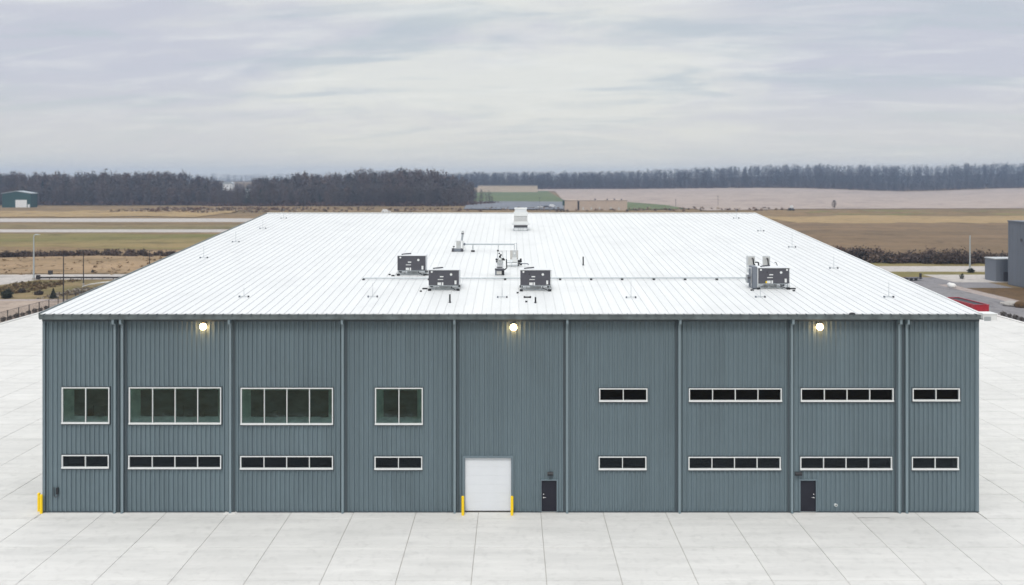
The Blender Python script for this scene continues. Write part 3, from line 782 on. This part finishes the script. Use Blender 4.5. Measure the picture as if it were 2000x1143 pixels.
# ------------------------------------------------------------------ bollards, splash block, drain
def bollard(x, yb, yt, label):
    X, Y = G(x, yb); h = (yb-yt)*Y/F
    o = empty('bollard', (X, Y, .04), label=label, cat='bollard', group='yellow bollards at the metal building')
    MB().tube((0, 0, 0), (0, 0, h-.04), .095, n=16).build('post', M['yellow'], o, smooth=False)
    MB().ball((0, 0, h-.04), .095, 16, 6, sz=.4).build('cap', M['yellow'], o, smooth=True)
    MB().tube((0, 0, .0), (0, 0, .012), .14, n=16).build('base_ring', M['concrete'], o)
bollard(904, 1008, 970, 'yellow bollard just left of the white roll-up door')
bollard(1000, 1008, 970, 'yellow bollard just right of the white roll-up door')
bollard(76, 1000, 963.5, 'yellow bollard off the left building corner, farther of the two')
bollard(80.5, 1004.5, 967, 'yellow bollard off the left building corner, nearer of the two')
X, Y = G(449, 1005)
MB().prism([(-.42, .046), (.42, .046), (.34, .12), (.25, .075), (-.25, .075), (-.34, .12)], 'y', -.12, .22).build('splash_block', M['kerb'], loc=(X, Y, 0), label='small white splash block under the third downspout from the left', cat='splash block')
X, Y = G(1707, 1013)
dr = empty('trench_drain', (X, Y, 0), label='thin dark trench drain in the concrete below the rightmost downspouts', cat='drain')
MB().box(-1.06, 1.06, -.035, .035, .03, .0535).build('frame', M['joint'], dr)
gr = MB()
for i in range(26): gr.box(-1.04+i*.08, -1.0+i*.08, -.022, .022, .0535, .0565)
gr.build('grate', M['trim'], dr)

# ------------------------------------------------------------------ fence and shrubs along the left kerb
fx = -79.95
o = empty('wire_fence', (fx, 130, 0), label='dark wire fence on thin posts along the left edge of the concrete', cat='fence')
pm = MB().box(-.05, .05, -.05, .05, 0, 1.82).mesh('post', M['post'])
for k in range(0, 13): link('post', pm, o, (0, -3.6+k*3.15+2.9, 0))
MB().box(-.02, .02, -8, 37, 1.76, 1.80).build('rail', M['post'], o)
w_ = MB()
for i in range(16): w_.box(-.004, .004, -8, 37, .1+i*.11, .108+i*.11)
for i in range(300): w_.box(-.004, .004, -8+i*.15, -7.992+i*.15, .05, 1.76)
w_.build('wire_mesh', M['post'], o)

def leaf_ball(c, r, n, size, rg, sz=1.0, cone=False, shell=.55):
    """leaf-sized triangles spread through a crown"""
    v = np.zeros((n*3, 3)); d = rg.normal(size=(n, 3)); d /= np.linalg.norm(d, axis=1)[:, None]
    rad = r*(shell+(1-shell)*rg.random(n))
    if cone:
        t = rg.random(n)**1.5; a = rg.random(n)*2*np.pi; rr = r*(1-t)*(.6+.4*rg.random(n))
        p = np.stack([c[0]+rr*np.cos(a), c[1]+rr*np.sin(a), c[2]+t*sz], 1)
    else:
        lump = 1+.22*np.sin(d[:, 0]*5+c[0])+.18*np.sin(d[:, 2]*7+c[1])
        p = np.array(c)+d*(rad*lump)[:, None]*np.array([1, 1, sz])
    for k in range(3): v[k::3] = p+rg.normal(size=(n, 3))*size
    return v
def tri_mesh(name, v, m, tint=None):
    n = len(v)//3; me = bpy.data.meshes.new(name); me.vertices.add(len(v)); me.vertices.foreach_set('co', v.astype(np.float32).ravel())
    me.loops.add(len(v)); me.loops.foreach_set('vertex_index', np.arange(len(v), dtype=np.int32))
    me.polygons.add(n); me.polygons.foreach_set('loop_start', np.arange(0, len(v), 3, dtype=np.int32)); me.polygons.foreach_set('loop_total', np.full(n, 3, dtype=np.int32))
    me.materials.append(m)
    if tint is not None:
        at = me.color_attributes.new('tint', 'FLOAT_COLOR', 'POINT'); at.data.foreach_set('color', tint.astype(np.float32).ravel())
    me.update(calc_edges=True); me.validate(); return me
rg = np.random.default_rng(5)
sm1 = tri_mesh('foliage', leaf_ball((0, 0, .38), .46, 420, .055, rg, .82), M['leafd'])
def kerb_shrub(X, Y, grp, lab):
    o = empty('shrub', (X, Y, 0), random.uniform(0, 6), label=lab, cat='shrub', group=grp)
    o.scale = [random.uniform(.85, 1.15)]*3
    link('foliage', sm1, o); 
    link('stem', stem_me, o)
stem_me = MB().tube((0, 0, 0), (0, 0, .35), .03, .02, n=5).mesh('stem', M['bark'])
ordn = ['nearest', 'second', 'third', 'fourth', 'fifth', 'sixth', 'seventh', 'eighth', 'ninth', 'tenth', 'farthest']
for k in range(11): kerb_shrub(-80.55, 136.2+k*1.86, 'low shrubs along the left kerb', 'small dark shrub at the wire fence foot, '+ordn[k]+(' from the picture edge' if k else ' one, at the left picture edge'))
for k in range(6): kerb_shrub(80.75, 138.6+k*1.75, 'low shrubs along the right kerb', 'small dark shrub on the right concrete edge, '+(ordn[k] if k < 5 else 'farthest')+(' from the picture edge' if k else ' one, at the right picture edge'))

# ------------------------------------------------------------------ poles
def lamp_pole(x, yb, yt, m, label, r, arm):
    X, Y = G(x, yb); h = (yb-yt)*Y/F
    o = empty('lamp_pole', (X, Y, 0), label=label, cat='lamp pole')
    MB().tube((0, 0, 0), (0, 0, h), r, r*.55, n=10).build('pole', m, o)
    MB().tube((0, 0, 0), (0, 0, .5), r*1.8, n=10).build('base', M['rock'], o)
    if arm == 'curve':
        MB().path([(0, 0, h-.02), (.12, 0, h+.25), (.45, 0, h+.42), (.95, 0, h+.45)], r*.55).build('arm', m, o)
        MB().box(.8, 1.4, -.16, .16, h+.36, h+.48).build('lamp_head', M['lgrey'], o)
    elif arm == 'tee':
        MB().box(-.75, .75, -.06, .06, h, h+.10).build('crossarm', m, o)
        for s_ in (-.72, .72): MB().box(s_-.3, s_+.3, -.2, .2, h-.07, h-.002).build('lamp_head', m, o)
    elif arm == 'one':
        MB().box(-.15, .7, -.15, .15, h, h+.12).build('lamp_head', m, o)
    return o
lamp_pole(66, 547, 462, M['pole'], 'tall pale lamp pole with curved arm by the left road', .20, 'curve')
lamp_pole(1894.5, 531, 460, M['pole'], 'pale lamp pole beside the right road, left of the grey building', .20, None)
lamp_pole(124, 600, 501, M['post'], 'dark lamp pole rising behind the left roof edge, nearest of the dark poles', .13, 'one')
lamp_pole(163, 558, 489, M['post'], 'dark lamp pole with a double head left of the roof, second dark pole', .12, 'tee')
lamp_pole(292, 550, 491, M['post'], 'dark lamp pole whose top shows above the left roof slope', .12, 'one')

# low black wall and sign by the road
X0_, Y_ = G(75, 546); X1_, _ = G(265, 545)
o = empty('low_rail', (X0_, Y_, 0), label='long low black rail beside the left road', cat='rail')
MB().box(0, X1_-X0_, -.05, .05, .25, .62).build('board', M['post'], o)
for k in range(10): MB().box(k*2.4, k*2.4+.1, .055, .16, 0, .62).build('post', M['post'], o)
MB().box(-.4, .3, -.3, .3, 0, 1.0).build('end_box', M['post'], o)
X, Y = G(98.5, 541)
o = empty('road_sign', (X, Y, 0), label='small dark sign board on short legs beside the left road', cat='sign')
MB().box(-.55, .55, -.04, .04, .55, 1.5).build('board', M['post'], o)
for s_ in (-.4, .4): MB().box(s_-.04, s_+.04, -.03, .03, 0, .548).build('leg', M['kerb'], o)
pts = [(160, 561), (172, 557.5), (195, 554), (220, 551.5)]
m_ = MB()
for p, q in zip(pts, pts[1:]):
    a, b = G(*p), G(*q); m_.prism([(a[0], a[1]), (b[0], b[1]), (b[0], b[1]+1.0), (a[0], a[1]+1.0)], 'z', .0, .22)
m_.build('curved_kerb', M['kerb'], kind='structure')

# bushes on the left bank
def bush(x, y, r, n, m, label, sz=1., cone=False, seed=1, size=.12):
    X, Y = G(x, y); rg = np.random.default_rng(seed)
    o = empty('conifer' if cone else 'bush', (X, Y, 0), label=label, cat='conifer' if cone else 'bush')
    v = leaf_ball((0, 0, .1), r, n, size, rg, sz, True) if cone else leaf_ball((0, 0, r*.85*sz), r, n, size, rg, sz)
    link('crown', tri_mesh('crown', v, m), o)
    MB().tube((0, 0, 0), (0, 0, r), .06, .03, n=5).build('trunk', M['bark'], o)
bush(14, 583, .95, 1400, M['ever'], 'round dark bush at the far left edge, beyond the gravel lot', .95, seed=2)
bush(104, 583, .72, 1200, M['ever'], 'small dark conifer beyond the wire fence', 1.75, True, seed=3, size=.07)
bush(44, 572, .6, 600, M['leafd'], 'low brown bush between the round bush and the conifer', .7, seed=4)
bush(76, 576, .8, 700, M['leafd'], 'wide low brown bush just left of the conifer', .5, seed=5)
bush(181, 533.5, .35, 250, M['leafd'], 'tiny dark bush on the tan dirt behind the two lamp poles', 1.2, seed=6, size=.07)
bush(1879, 545, .5, 300, M['ever'], 'small dark bush at the right road junction', 1.3, seed=8, size=.08)
bush(1897, 533, .8, 500, M['ever'], 'low bush at the foot of the right lamp pole', .7, seed=9)
# rough ground cover
def scrub(name, label, pts, n, r0, r1, per, col, seed, size, hs=1.0):
    rg = np.random.default_rng(seed); V = []; T = []
    for i in range(n):
        t = rg.random()*(len(pts)-1); k = int(t); u = t-k
        a = np.array(pts[k])*(1-u)+np.array(pts[k+1])*u; X = a[0]; Y = a[1]+(rg.random()-.5)*a[2]; r = (r0+(r1-r0)*rg.random())
        r *= min(1.15, .75+.9*max(0, noise.noise(Vector((X*.07, Y*.05, seed)))+.35))
        v = leaf_ball((X, Y, hgt(X, Y)+r*.5*hs), r, per, size, rg, .75*hs, shell=.15); V.append(v)
        cc = np.array(col[rg.integers(len(col))])*(.8+.4*rg.random()); T.append(np.tile(np.append(cc, 1), (len(v), 1)))
    return link(name, tri_mesh(name, np.concatenate(V), M['tint'], np.concatenate(T)), kind='stuff', label=label, cat='scrub')
dk = [(.085, .064, .054), (.11, .08, .066), (.065, .054, .048), (.13, .095, .075)]
def gp(x, y, w): X, Y = G(x, y); return (X, Y, w)
scrub('hedgerow', 'dark bare hedgerow crossing the fields left of the roof', [gp(-60, 512, 6), gp(60, 505, 7), gp(150, 500, 8), gp(250, 500, 9), gp(420, 499, 9)], 190, .7, 1.5, 180, dk, 21, .20)
scrub('hedgerow', 'dense dark bare hedgerow behind the road right of the roof', [gp(1560, 506, 7), gp(1720, 512, 8), gp(1850, 513, 9), gp(2080, 513, 9)], 240, 1.2, 2.6, 240, dk, 22, .23, 1.1)
scrub('roadside_scrub', 'brown dead scrub on the slope behind the red container road', [gp(1560, 480, 9), gp(1700, 500, 10), gp(1760, 510, 6)], 40, .8, 1.6, 70, [(.16, .10, .07), (.12, .085, .06)], 23, .28)
scrub('rubble_scrub', 'rough stones and dead weeds left of the roof below the poles', [gp(110, 575, 16), gp(250, 560, 16)], 420, .10, .35, 16, [(.10, .08, .06), (.35, .32, .29), (.17, .13, .09)], 24, .10)
scrub('bank_scrub', 'dead weeds spread over the grassy left bank', [gp(-20, 566, 22), gp(110, 560, 22)], 260, .15, .5, 26, [(.15, .10, .06), (.10, .075, .045), (.2, .15, .08)], 25, .13)
scrub('field_scrub', 'brown weeds scattered across the dirt beyond the ridge', [gp(330, 411, 90), gp(900, 411, 90), gp(1540, 410, 60)], 340, .4, 1.0, 26, [(.15, .09, .06), (.11, .08, .06), (.24, .17, .12), (.34, .27, .2)], 26, .5)

scrub('mound_scrub', 'clods and weeds on the rough dirt before the left wood', [gp(260, 411, 110), gp(560, 411, 110)], 420, .4, 1.2, 18, [(.16, .09, .055), (.10, .07, .05), (.36, .29, .22)], 29, .5, .7)
scrub('tan_bank_scrub', 'dry tufts on the tan bank across the left road', [gp(-30, 524, 34), gp(420, 524, 34)], 150, .12, .4, 14, [(.24, .165, .095), (.19, .13, .075), (.40, .30, .19)], 30, .2, .6)

# ------------------------------------------------------------------ boulders, culvert, container
def rock(name, x, y, r, label, m=M['rock'], seed=0, sz=.6):
    X, Y = G(x, y); mb_ = MB().ball((0, 0, r*sz*.55), r, 12, 8, sz=sz); rr = random.Random(seed)
    mb_.v = [(a*(1+.22*noise.noise(Vector((a*2+seed, b*2, c*2)))), b*(1+.22*noise.noise(Vector((a*2, b*2+seed, c*2)))), c) for a, b, c in mb_.v]
    mb_.build(name, m, loc=(X, Y, 0), label=label, cat=name)
rock('boulder', 1974, 598, 1.25, 'pale flat boulder on brown soil at the right edge, left of a darker one', seed=1, sz=.5)
rock('boulder', 1993, 601, .95, 'darker boulder on brown soil touching the right picture edge', M['soil'], seed=5, sz=.8)
rock('boulder', 1958, 594, .5, 'small pale boulder on brown soil, smallest of the three', seed=9, sz=.5)
X, Y = G(1860, 563)
o = empty('culvert_end', (X, Y, 0), label='rounded white concrete culvert end at the right road corner', cat='culvert')
MB().ball((0, 0, .45), .75, 14, 8, sz=.8).build('collar', M['kerb'], o, smooth=True)
MB().tube((.2, .6, .45), (.6, 2.4, .4), .5, n=12).build('pipe', M['kerb'], o)
X, Y = G(1800, 548)
o = empty('trailer', (X-1.5, Y, 0), R(8), label='small dark flat trailer on the asphalt peeping over the right roof edge', cat='trailer')
MB().box(-2.2, 1.3, -.8, .8, .5, .68).build('bed', M['rtu'], o)
MB().box(1.2, 1.5, -.25, .25, .3, 1.6).build('tool_box', M['post'], o)
for x in (-1.4, -.3):
    for y in (-.85, .85): MB().tube((x, y-.1, .34), (x, y+.1, .34), .34, n=12).build('wheel', M['tyre'], o)
# red open-top container
o = empty('waste_container', (77.1, 147.2, .045), R(2), label='red open top waste container behind the right end of the gutter', cat='container')
w, l, h = 1.2, 9.4, 1.8; t = .10
c_ = MB(); c_.box(-w, w, 0, t, .1, h); c_.box(-w, w, l-t, l, .1, h); c_.box(-w, -w+t, t, l-t, .1, h); c_.box(w-t, w, t, l-t, .1, h)
c_.build('side_panel', M['red'], o)
MB().box(-w+t, w-t, t, l-t, .1, .25).build('floor_plate', M['black'], o)
MB().box(-w+t+.01, w-t-.01, t+.6, l-t-.01, .251, h-.04).build('dark_filler', M['black'], o)  # black block below the rim paints the shaded inside of the open container
for k in range(9):
    y = .3+k*1.05
    for x in (-w-.06, w+.002): MB().box(x, x+.058, y, y+.12, .15, h-.1).build('rib', M['red'], o)
for x in (-.9, -.3, .3, .9): MB().box(x-.05, x+.05, -.06, -.002, .15, h-.1).build('rib', M['red'], o)
rm = MB(); rm.box(-w-.08, w+.08, -.08, t+.05, h+.002, h+.10); rm.box(-w-.08, w+.08, l-t-.05, l+.08, h+.002, h+.10)
rm.box(-w-.08, -w+t+.03, t+.052, l-t-.052, h+.002, h+.10); rm.box(w-t-.03, w+.08, t+.052, l-t-.052, h+.002, h+.10); rm.build('rim', M['red'], o)

# ------------------------------------------------------------------ right grey building
o = empty('grey_building', (106.2, 150, 0), label='tall flat grey metal building with a low annex at the right edge', cat='building')
MB().box(.06, 40, .06, 42, 0, 13.5).build('core', M['bgrey'], o)
pmesh = MB().box(0, .055, 0, 1.0, .15, 13.45).box(-.045, -.001, .35, .62, .15, 13.45).mesh('wall_panel', M['bgrey'])
for k in range(42): link('wall_panel', pmesh, o, (0, k*1.0, 0))
pm2 = MB().box(0, 1.0, 0, .055, .15, 13.45).box(.35, .62, -.045, -.001, .15, 13.45).mesh('wall_panel', M['bgrey'])
for k in range(39): link('wall_panel', pm2, o, (.06+k*1.0, 0, 0))
MB().box(-.12, 40.1, -.1, 42.1, 13.501, 13.8).build('parapet', M['bgrey'], o)
a_ = MB().box(.3, 22, 47.5, 52, 0, 4.9).build('annex', M['bgrey'], o)
MB().box(.2, 22.1, 47.4, 52.1, 4.901, 5.1).build('annex_parapet', M['lgrey'], a_)
m_ = MB()
for k in range(14): m_.box(.5+k*.6, .75+k*.6, 47.44, 47.499, .1, 4.85)
m_.build('annex_ribs', M['bgrey'], a_)
MB().box(2.0, 3.0, 47.40, 47.438, 0.02, 2.15).build('annex_door', M['rtu'], a_)
MB().box(-.10, -.047, 36.5, 37.2, 9.6, 10.2).build('wall_vent', M['rtu'], o)
MB().box(-.10, -.047, 33.0, 34.0, 0.02, 2.15).build('side_door', M['rtu'], o)

# ------------------------------------------------------------------ distant buildings
def wpane(mb_, x, y, z, w, h): mb_.box(x-w/2, x+w/2, y-.06, y-.005, z, z+h)
X, Y = G(4, 405.5); o = empty('hangar', (X, Y, 0), label='dark green metal hangar with a white door in front of the left wood', cat='hangar')
w, d, e, r = 23.6, 10, 11.2, 13.2
MB().prism([(0, 0), (w, 0), (w, e), (w/2, r), (0, e)], 'y', 0, d).build('wall', M['barn'], o)
MB().prism([(-.6, e+.06), (w/2, r+.06), (w+.6, e+.06), (w+.6, e+.5), (w/2, r+.5), (-.6, e+.5)], 'y', -.6, d+.6).build('roof', M['barnroof'], o)
MB().box(11, 20.3, -.15, -.01, 0.05, 6.2).build('hangar_door', M['carw'], o)
MB().box(21.0, 22.8, -.15, -.01, 0.05, 2.6).build('side_door', M['carw'], o)
rb = MB()
for k in range(11): x = 1+k*2.15; rb.box(x-.08, x+.08, -.08, -.003, .1, 10.6)
rb.build('wall_ribs', M['barn'], o)

D_ = 664; X, _ = G(1103, 411); sc = D_/F
o = empty('masonry_building', (X, D_, .0), label='long low beige block building with a dark gap beyond the roof ridge', cat='building')
for a, b, hh in ((0, 25, 7.6), (28.5, 82, 7.4), (82.1, 122, 7.6)): MB().box(a*sc, b*sc-.05, 0, 18, 0, hh).build('wall', M['sand'], o)
MB().box(25*sc, 28.4*sc, 1.0, 17, 0, 6.8).build('recess', M['post'], o)
MB().box(-1.2, -.01, 2, 10, 3.5, 7.4).build('side_wing', M['barn'], o)
for a, b in ((0, 25), (28.5, 82), (82.1, 122)): MB().box(a*sc-.1, b*sc+.05, -.12, -.005, 7.0, 7.55).build('parapet', M['shoulder'], o)
m_ = MB()
for x in (60, 84, 98, 112): m_.box(x*sc-.5, x*sc+.5, 3, 5, 7.6, 8.5)
m_.build('roof_units', M['rtu'], o)
m_ = MB()
for x in (36, 52, 68, 90, 106): m_.box(x*sc-.6, x*sc+.6, -.06, -.006, .2, 2.4)
m_.build('doors', M['beige'], o)

D_ = 1290; sc = D_/F; X = (925-VX)*sc; gz = hgt(0, D_)
o = empty('warehouse', (X, D_, gz), label='pale distant warehouse on the hill behind the green lawn', cat='warehouse')
MB().box(8*sc, 125*sc, 0, 40, -2, 9.3).build('wall', M['pinkw'], o)
MB().box(-3*sc, 8*sc-.05, 5, 30, -2, 6.6).build('side_wing', M['sand'], o)
MB().box(8*sc-.2, 125*sc+.2, -.4, 40.4, 9.301, 10.0).build('roof', M['shoulder'], o)
m_ = MB()
for k in range(9): m_.box((16+k*12)*sc, (16+k*12)*sc+.5, -.2, -.02, -1, 9)
m_.build('wall_joints', M['sand'], o, kind='stuff')
for x, wd, y, hh, lab in ((434, 20, 365, 5, 'white farm building seen between the two left woods, left of two'), (496, 14, 366, 4, 'small white house seen right of the pines between the woods'), (477, 10, 378, 3.5, 'little white shed low among the trees between the woods')):
    D_ = 1150 if y < 370 else 930; s_ = D_/F; X = (x-VX)*s_; z = H-(y-HY)*s_
    o = empty('farmhouse', (X, D_, z-1), label=lab, cat='house', group='white houses beyond the wood')
    MB().box(0, wd*s_, 0, 9, -4, hh).build('wall', M['carw'], o)
    MB().prism([(-.5, hh), (wd*s_+.5, hh), (wd*s_*.8, hh+2.4), (wd*s_*.2, hh+2.4)], 'y', -.5, 9.5).build('roof', M['barnroof'], o)
    m_ = MB()
    for k in range(3): wpane(m_, (k+.5)*wd*s_/3, 0, 1, 1.2, 1.4)
    m_.build('windows', M['rtu'], o)

# vehicles far away
def car(x, D_, z, label, rz=0, L_=4.6, van=False, m=None):
    X = (x-VX)*D_/F; m = m or M['carw']
    o = empty('parked_car', (X, D_, z), rz, label=label, cat='car')
    h = 1.0; top = 2.1 if van else 1.5
    MB().prism([(-L_/2, .35), (L_/2, .35), (L_/2, .8), (L_/2-.3, .95), (L_*.22, h), (-L_/2+.1, h), (-L_/2, .8)], 'y', -.9, .9).build('body', m, o)
    MB().prism([(-L_*.42, h), (L_*.26, h), (L_*.12, top), (-L_*.36, top)], 'y', -.8, .8).build('cabin', M['rtu'] if not van else m, o)
    MB().box(-L_*.34, L_*.10, -.78, .78, top+.002, top+.06).build('roof', m, o)
    for xx in (-L_*.32, L_*.32):
        for yy in (-.92, .92): MB().tube((xx, yy-.1, .34), (xx, yy+.1, .34), .34, n=12).build('wheel', M['tyre'], o)
car(754, 612, .3, 'white van parked just beyond the roof ridge left of the exhaust unit', 0, 6.2, True)
car(1057, 690, 1.3, 'white car in the distant lot, leftmost of three', 0, 5.0)
car(1068, 688, 1.3, 'dark car in the distant lot between two white ones', 0, 5.4, m=M['rtu'])
car(1079, 700, 1.3, 'white van in the distant lot nearest the beige building', .3, 5.2, True)
X = (1546-VX)*655/F
o = empty('tractor', (X, 655, 0), label='small dark tractor with a white cab at the edge of the stubble field', cat='tractor')
MB().box(-2.2, 1.2, -1, 1, .8, 2.1).build('body', M['rtu'], o); MB().box(-.9, .9, -.9, .9, 2.101, 3.7).build('cab', M['carw'], o)
for xx, r_ in ((-1.4, .9), (1.2, .7)):
    for yy in (-1.2, 1.2): MB().tube((xx, yy-.2, r_), (xx, yy+.2, r_), r_, n=12).build('wheel', M['tyre'], o)
for x, yb, yt, D_, lab in ((1402.5, 401, 382, 760, 'thin dark post on the stubble field right of the beige building'), (1054, 399, 385, 800, 'thin pole standing at the edge of the distant parking lot'), (1320, 404, 389, 740, 'short pole with a small board right of the beige building')):
    s_ = D_/F; X = (x-VX)*s_; z0 = H-(yb-HY)*s_; h = (yb-yt)*s_
    o = empty('utility_pole', (X, D_, z0-.5), label=lab, cat='pole')
    MB().tube((0, 0, 0), (0, 0, h+.5), .16, .10, n=6).build('pole', M['post'], o); MB().box(-.8, .8, -.06, .06, h-.2, h).build('crossarm', M['post'], o)

# ------------------------------------------------------------------ woods
TC = np.array([(.105, .088, .085), (.115, .094, .092), (.100, .092, .094), (.130, .106, .100), (.090, .082, .080), (.122, .112, .112), (.125, .096, .088), (.092, .090, .092)])
def wood(name, label, az0, az1, d0, d1, count, h0, h1, per, seed, spread=5.4, hf=None, evg=.03, gap=None, dark=.92):
    rg = np.random.default_rng(seed); V = []; T = []
    for i in range(count):
        az = az0+(az1-az0)*rg.random(); D_ = d0+(d1-d0)*rg.random()**1.6
        if gap and gap(az, D_): continue
        X = az*D_; z = hgt(X, D_)
        h = (h0+(h1-h0)*rg.random())*(hf(az, D_) if hf else 1)*(1 if D_-d0 > (d1-d0)*.22 else .55+.45*rg.random()*(D_-d0)/((d1-d0)*.22)); rad = spread*(.7+.6*rg.random())*h/22
        ev = rg.random() < evg
        n = per; t = rg.random(n); a = rg.random(n)*2*np.pi
        if ev:
            rr = rad*.8*(1-t)*np.sqrt(rg.random(n)); zz = h*.75*(.08+.92*t); ln = .45; cc = np.array((.035, .045, .034))
        else:
            prof_ = np.sin(np.pi*np.clip(.10+.86*t, 0, 1))**.6; lob = 1+.3*np.sin(3*a+i)+.2*np.sin(7*t+i)
            rr = rad*prof_*lob*rg.random(n)**.72; zz = h*(.16+.84*t)*(1+.05*rg.normal(size=n)); ln = .95
            cc = TC[rg.integers(len(TC))]*(.82+.36*rg.random())*dark*np.array((1.06, 1.0, .95))
        p = np.stack([X+rr*np.cos(a), D_+rr*np.sin(a), z+zz], 1)
        sc = h/22*(.85+.3*rg.random())
        up_ = np.stack([np.cos(a)*.5, np.sin(a)*.5, np.ones(n)*.7], 1)+rg.normal(size=(n, 3))*.7
        v = np.zeros((n*3, 3)); v[0::3] = p-up_*ln*sc*.6; v[1::3] = p+up_*ln*sc; v[2::3] = p+up_*ln*sc*.2+rg.normal(size=(n, 3))*.42*sc
        V.append(v); T.append(np.tile(np.append(cc, 1), (len(v), 1)))
        # trunk and two limbs
        tw = .32*sc; k = []
        for th in (0, 1.57):
            dx, dy = math.cos(th)*tw, math.sin(th)*tw
            k += [(X-dx, D_-dy, z-1), (X+dx, D_+dy, z-1), (X, D_, z+h*.8)]
        V.append(np.array(k)); T.append(np.tile(np.append(cc*.8, 1), (len(k), 1)))
        # undergrowth at the foot
        if D_ < d0+(d1-d0)*.25 and rg.random() < .8:
            m_ = 30; q = np.stack([X+rg.normal(size=m_)*4, D_-3+rg.normal(size=m_)*2, z+rg.random(m_)*4.5*sc], 1)
            v = np.zeros((m_*3, 3))
            for c_ in range(3): v[c_::3] = q+rg.normal(size=(m_, 3))*.8
            cu = np.array((.105, .070, .062))*(.7+.6*rg.random()); V.append(v); T.append(np.tile(np.append(cu, 1), (len(v), 1)))
    return link(name, tri_mesh(name, np.concatenate(V), M['tint'], np.concatenate(T)), kind='stuff', label=label, cat='wood')
wood('bare_wood', 'leafless brown wood beyond the airfield on the left, behind the green hangar', -.66, -.325, 800, 1040, 620, 21, 29, 300, 31,
     hf=lambda az, D_: (1.0-.24*sstep(-.38, -.325, az))*(1+.10*noise.noise(Vector((az*45, 0, 1)))))
wood('bare_wood', 'leafless grey wood in the middle, rising towards its right end', -.288, -.045, 770, 1000, 520, 20.5, 28, 300, 32,
     hf=lambda az, D_: (.80+.13*sstep(-.288, -.26, az)+.20*sstep(-.27, -.10, az)-.42*sstep(-.085, -.045, az))*(1+.10*noise.noise(Vector((az*45, 0, 5)))))
wood('thin_wood', 'sparse low trees and pines in the gap between the two left woods', -.335, -.270, 772, 900, 200, 8.5, 15, 170, 33, 3.6, evg=.14)
wood('thicket', 'low dark thicket at the right end of the middle wood', -.055, -.022, 800, 1000, 40, 6, 12, 120, 34, 4.0)
wood('hill_wood', 'long bluish wood along the hill behind the stubble field', -.085, .66, 1530, 2080, 3600, 18, 26, 105, 35, 6.0, hf=lambda az, D_: 1+.12*noise.noise(Vector((az*60, 0, 8))), dark=.5)
wood('far_wood', 'faint blue wood on the horizon between the left woods', -.62, .1, 2500, 3000, 1700, 19, 25, 50, 36, 9.0, evg=.4, dark=.5)
wood('mid_wood', 'low grey trees around the white houses, farther off between the woods', -.345, -.262, 1080, 1500, 330, 10, 15, 120, 37, 5.0, evg=.12)
rect('wood_floor', -150, 1450, 1548, 2120, M['litter'], 1.2, 20)
rect('wood_floor', -700, -40, 790, 1060, M['litter'], .5, 12)
# single trees that stand out
def single_tree(x, y, D_, h, label, ever=False, seed=0):
    s_ = D_/F; X = (x-VX)*s_; z = hgt(X, D_); rg = np.random.default_rng(seed)
    o = empty('pine_tree' if ever else 'bare_tree', (X, D_, z), label=label, cat='tree')
    if ever: v = leaf_ball((0, 0, h*.1), h*.24, 500, .35, rg, h*.9, True); link('crown', tri_mesh('crown', v, M['ever']), o)
    else:
        n = 420; t = rg.random(n); a = rg.random(n)*6.28; rr = h*.3*np.sin(np.pi*np.clip(.1+.85*t, 0, 1))*np.sqrt(rg.random(n))
        p = np.stack([rr*np.cos(a), rr*np.sin(a), h*(.2+.8*t)], 1); v = np.zeros((n*3, 3))
        for k in range(3): v[k::3] = p+rg.normal(size=(n, 3))*.22
        link('crown', tri_mesh('crown', v, M['leafd']), o)
    tb = MB().tube((0, 0, -.5), (0, 0, h*.6), h*.018, h*.006, n=6)
    for k in range(5): th = k*1.3; tb.tube((0, 0, h*(.25+.06*k)), (math.cos(th)*h*.18, math.sin(th)*h*.18, h*(.5+.07*k)), h*.007, h*.003, n=4)
    tb.build('trunk', M['bark'], o)
single_tree(484, 386, 776, 17, 'dark pine in the gap between the two left woods, left of two', True, 1)
single_tree(509, 388, 774, 15, 'dark pine against the left end of the middle wood', True, 2)
single_tree(464, 388, 772, 19, 'bare tree left of the two pines between the woods', False, 3)
single_tree(1629, 402, 690, 7, 'lone small bare tree at the edge of the stubble field', False, 4)

# ------------------------------------------------------------------ haze, one closed box round the whole scene
hz = bpy.data.materials.new('haze_air'); hz.use_nodes = True; t = hz.node_tree; t.nodes.clear()
o_ = t.nodes.new('ShaderNodeOutputMaterial'); pv = t.nodes.new('ShaderNodeVolumePrincipled')
pv.inputs['Color'].default_value = (.52, .69, .95, 1); pv.inputs['Density'].default_value = .00021; pv.inputs['Anisotropy'].default_value = .1
t.links.new(pv.outputs[0], o_.inputs['Volume'])
MB().box(-6050, 6050, -450, 4350, -1.5, 76).build('haze', hz, kind='stuff')
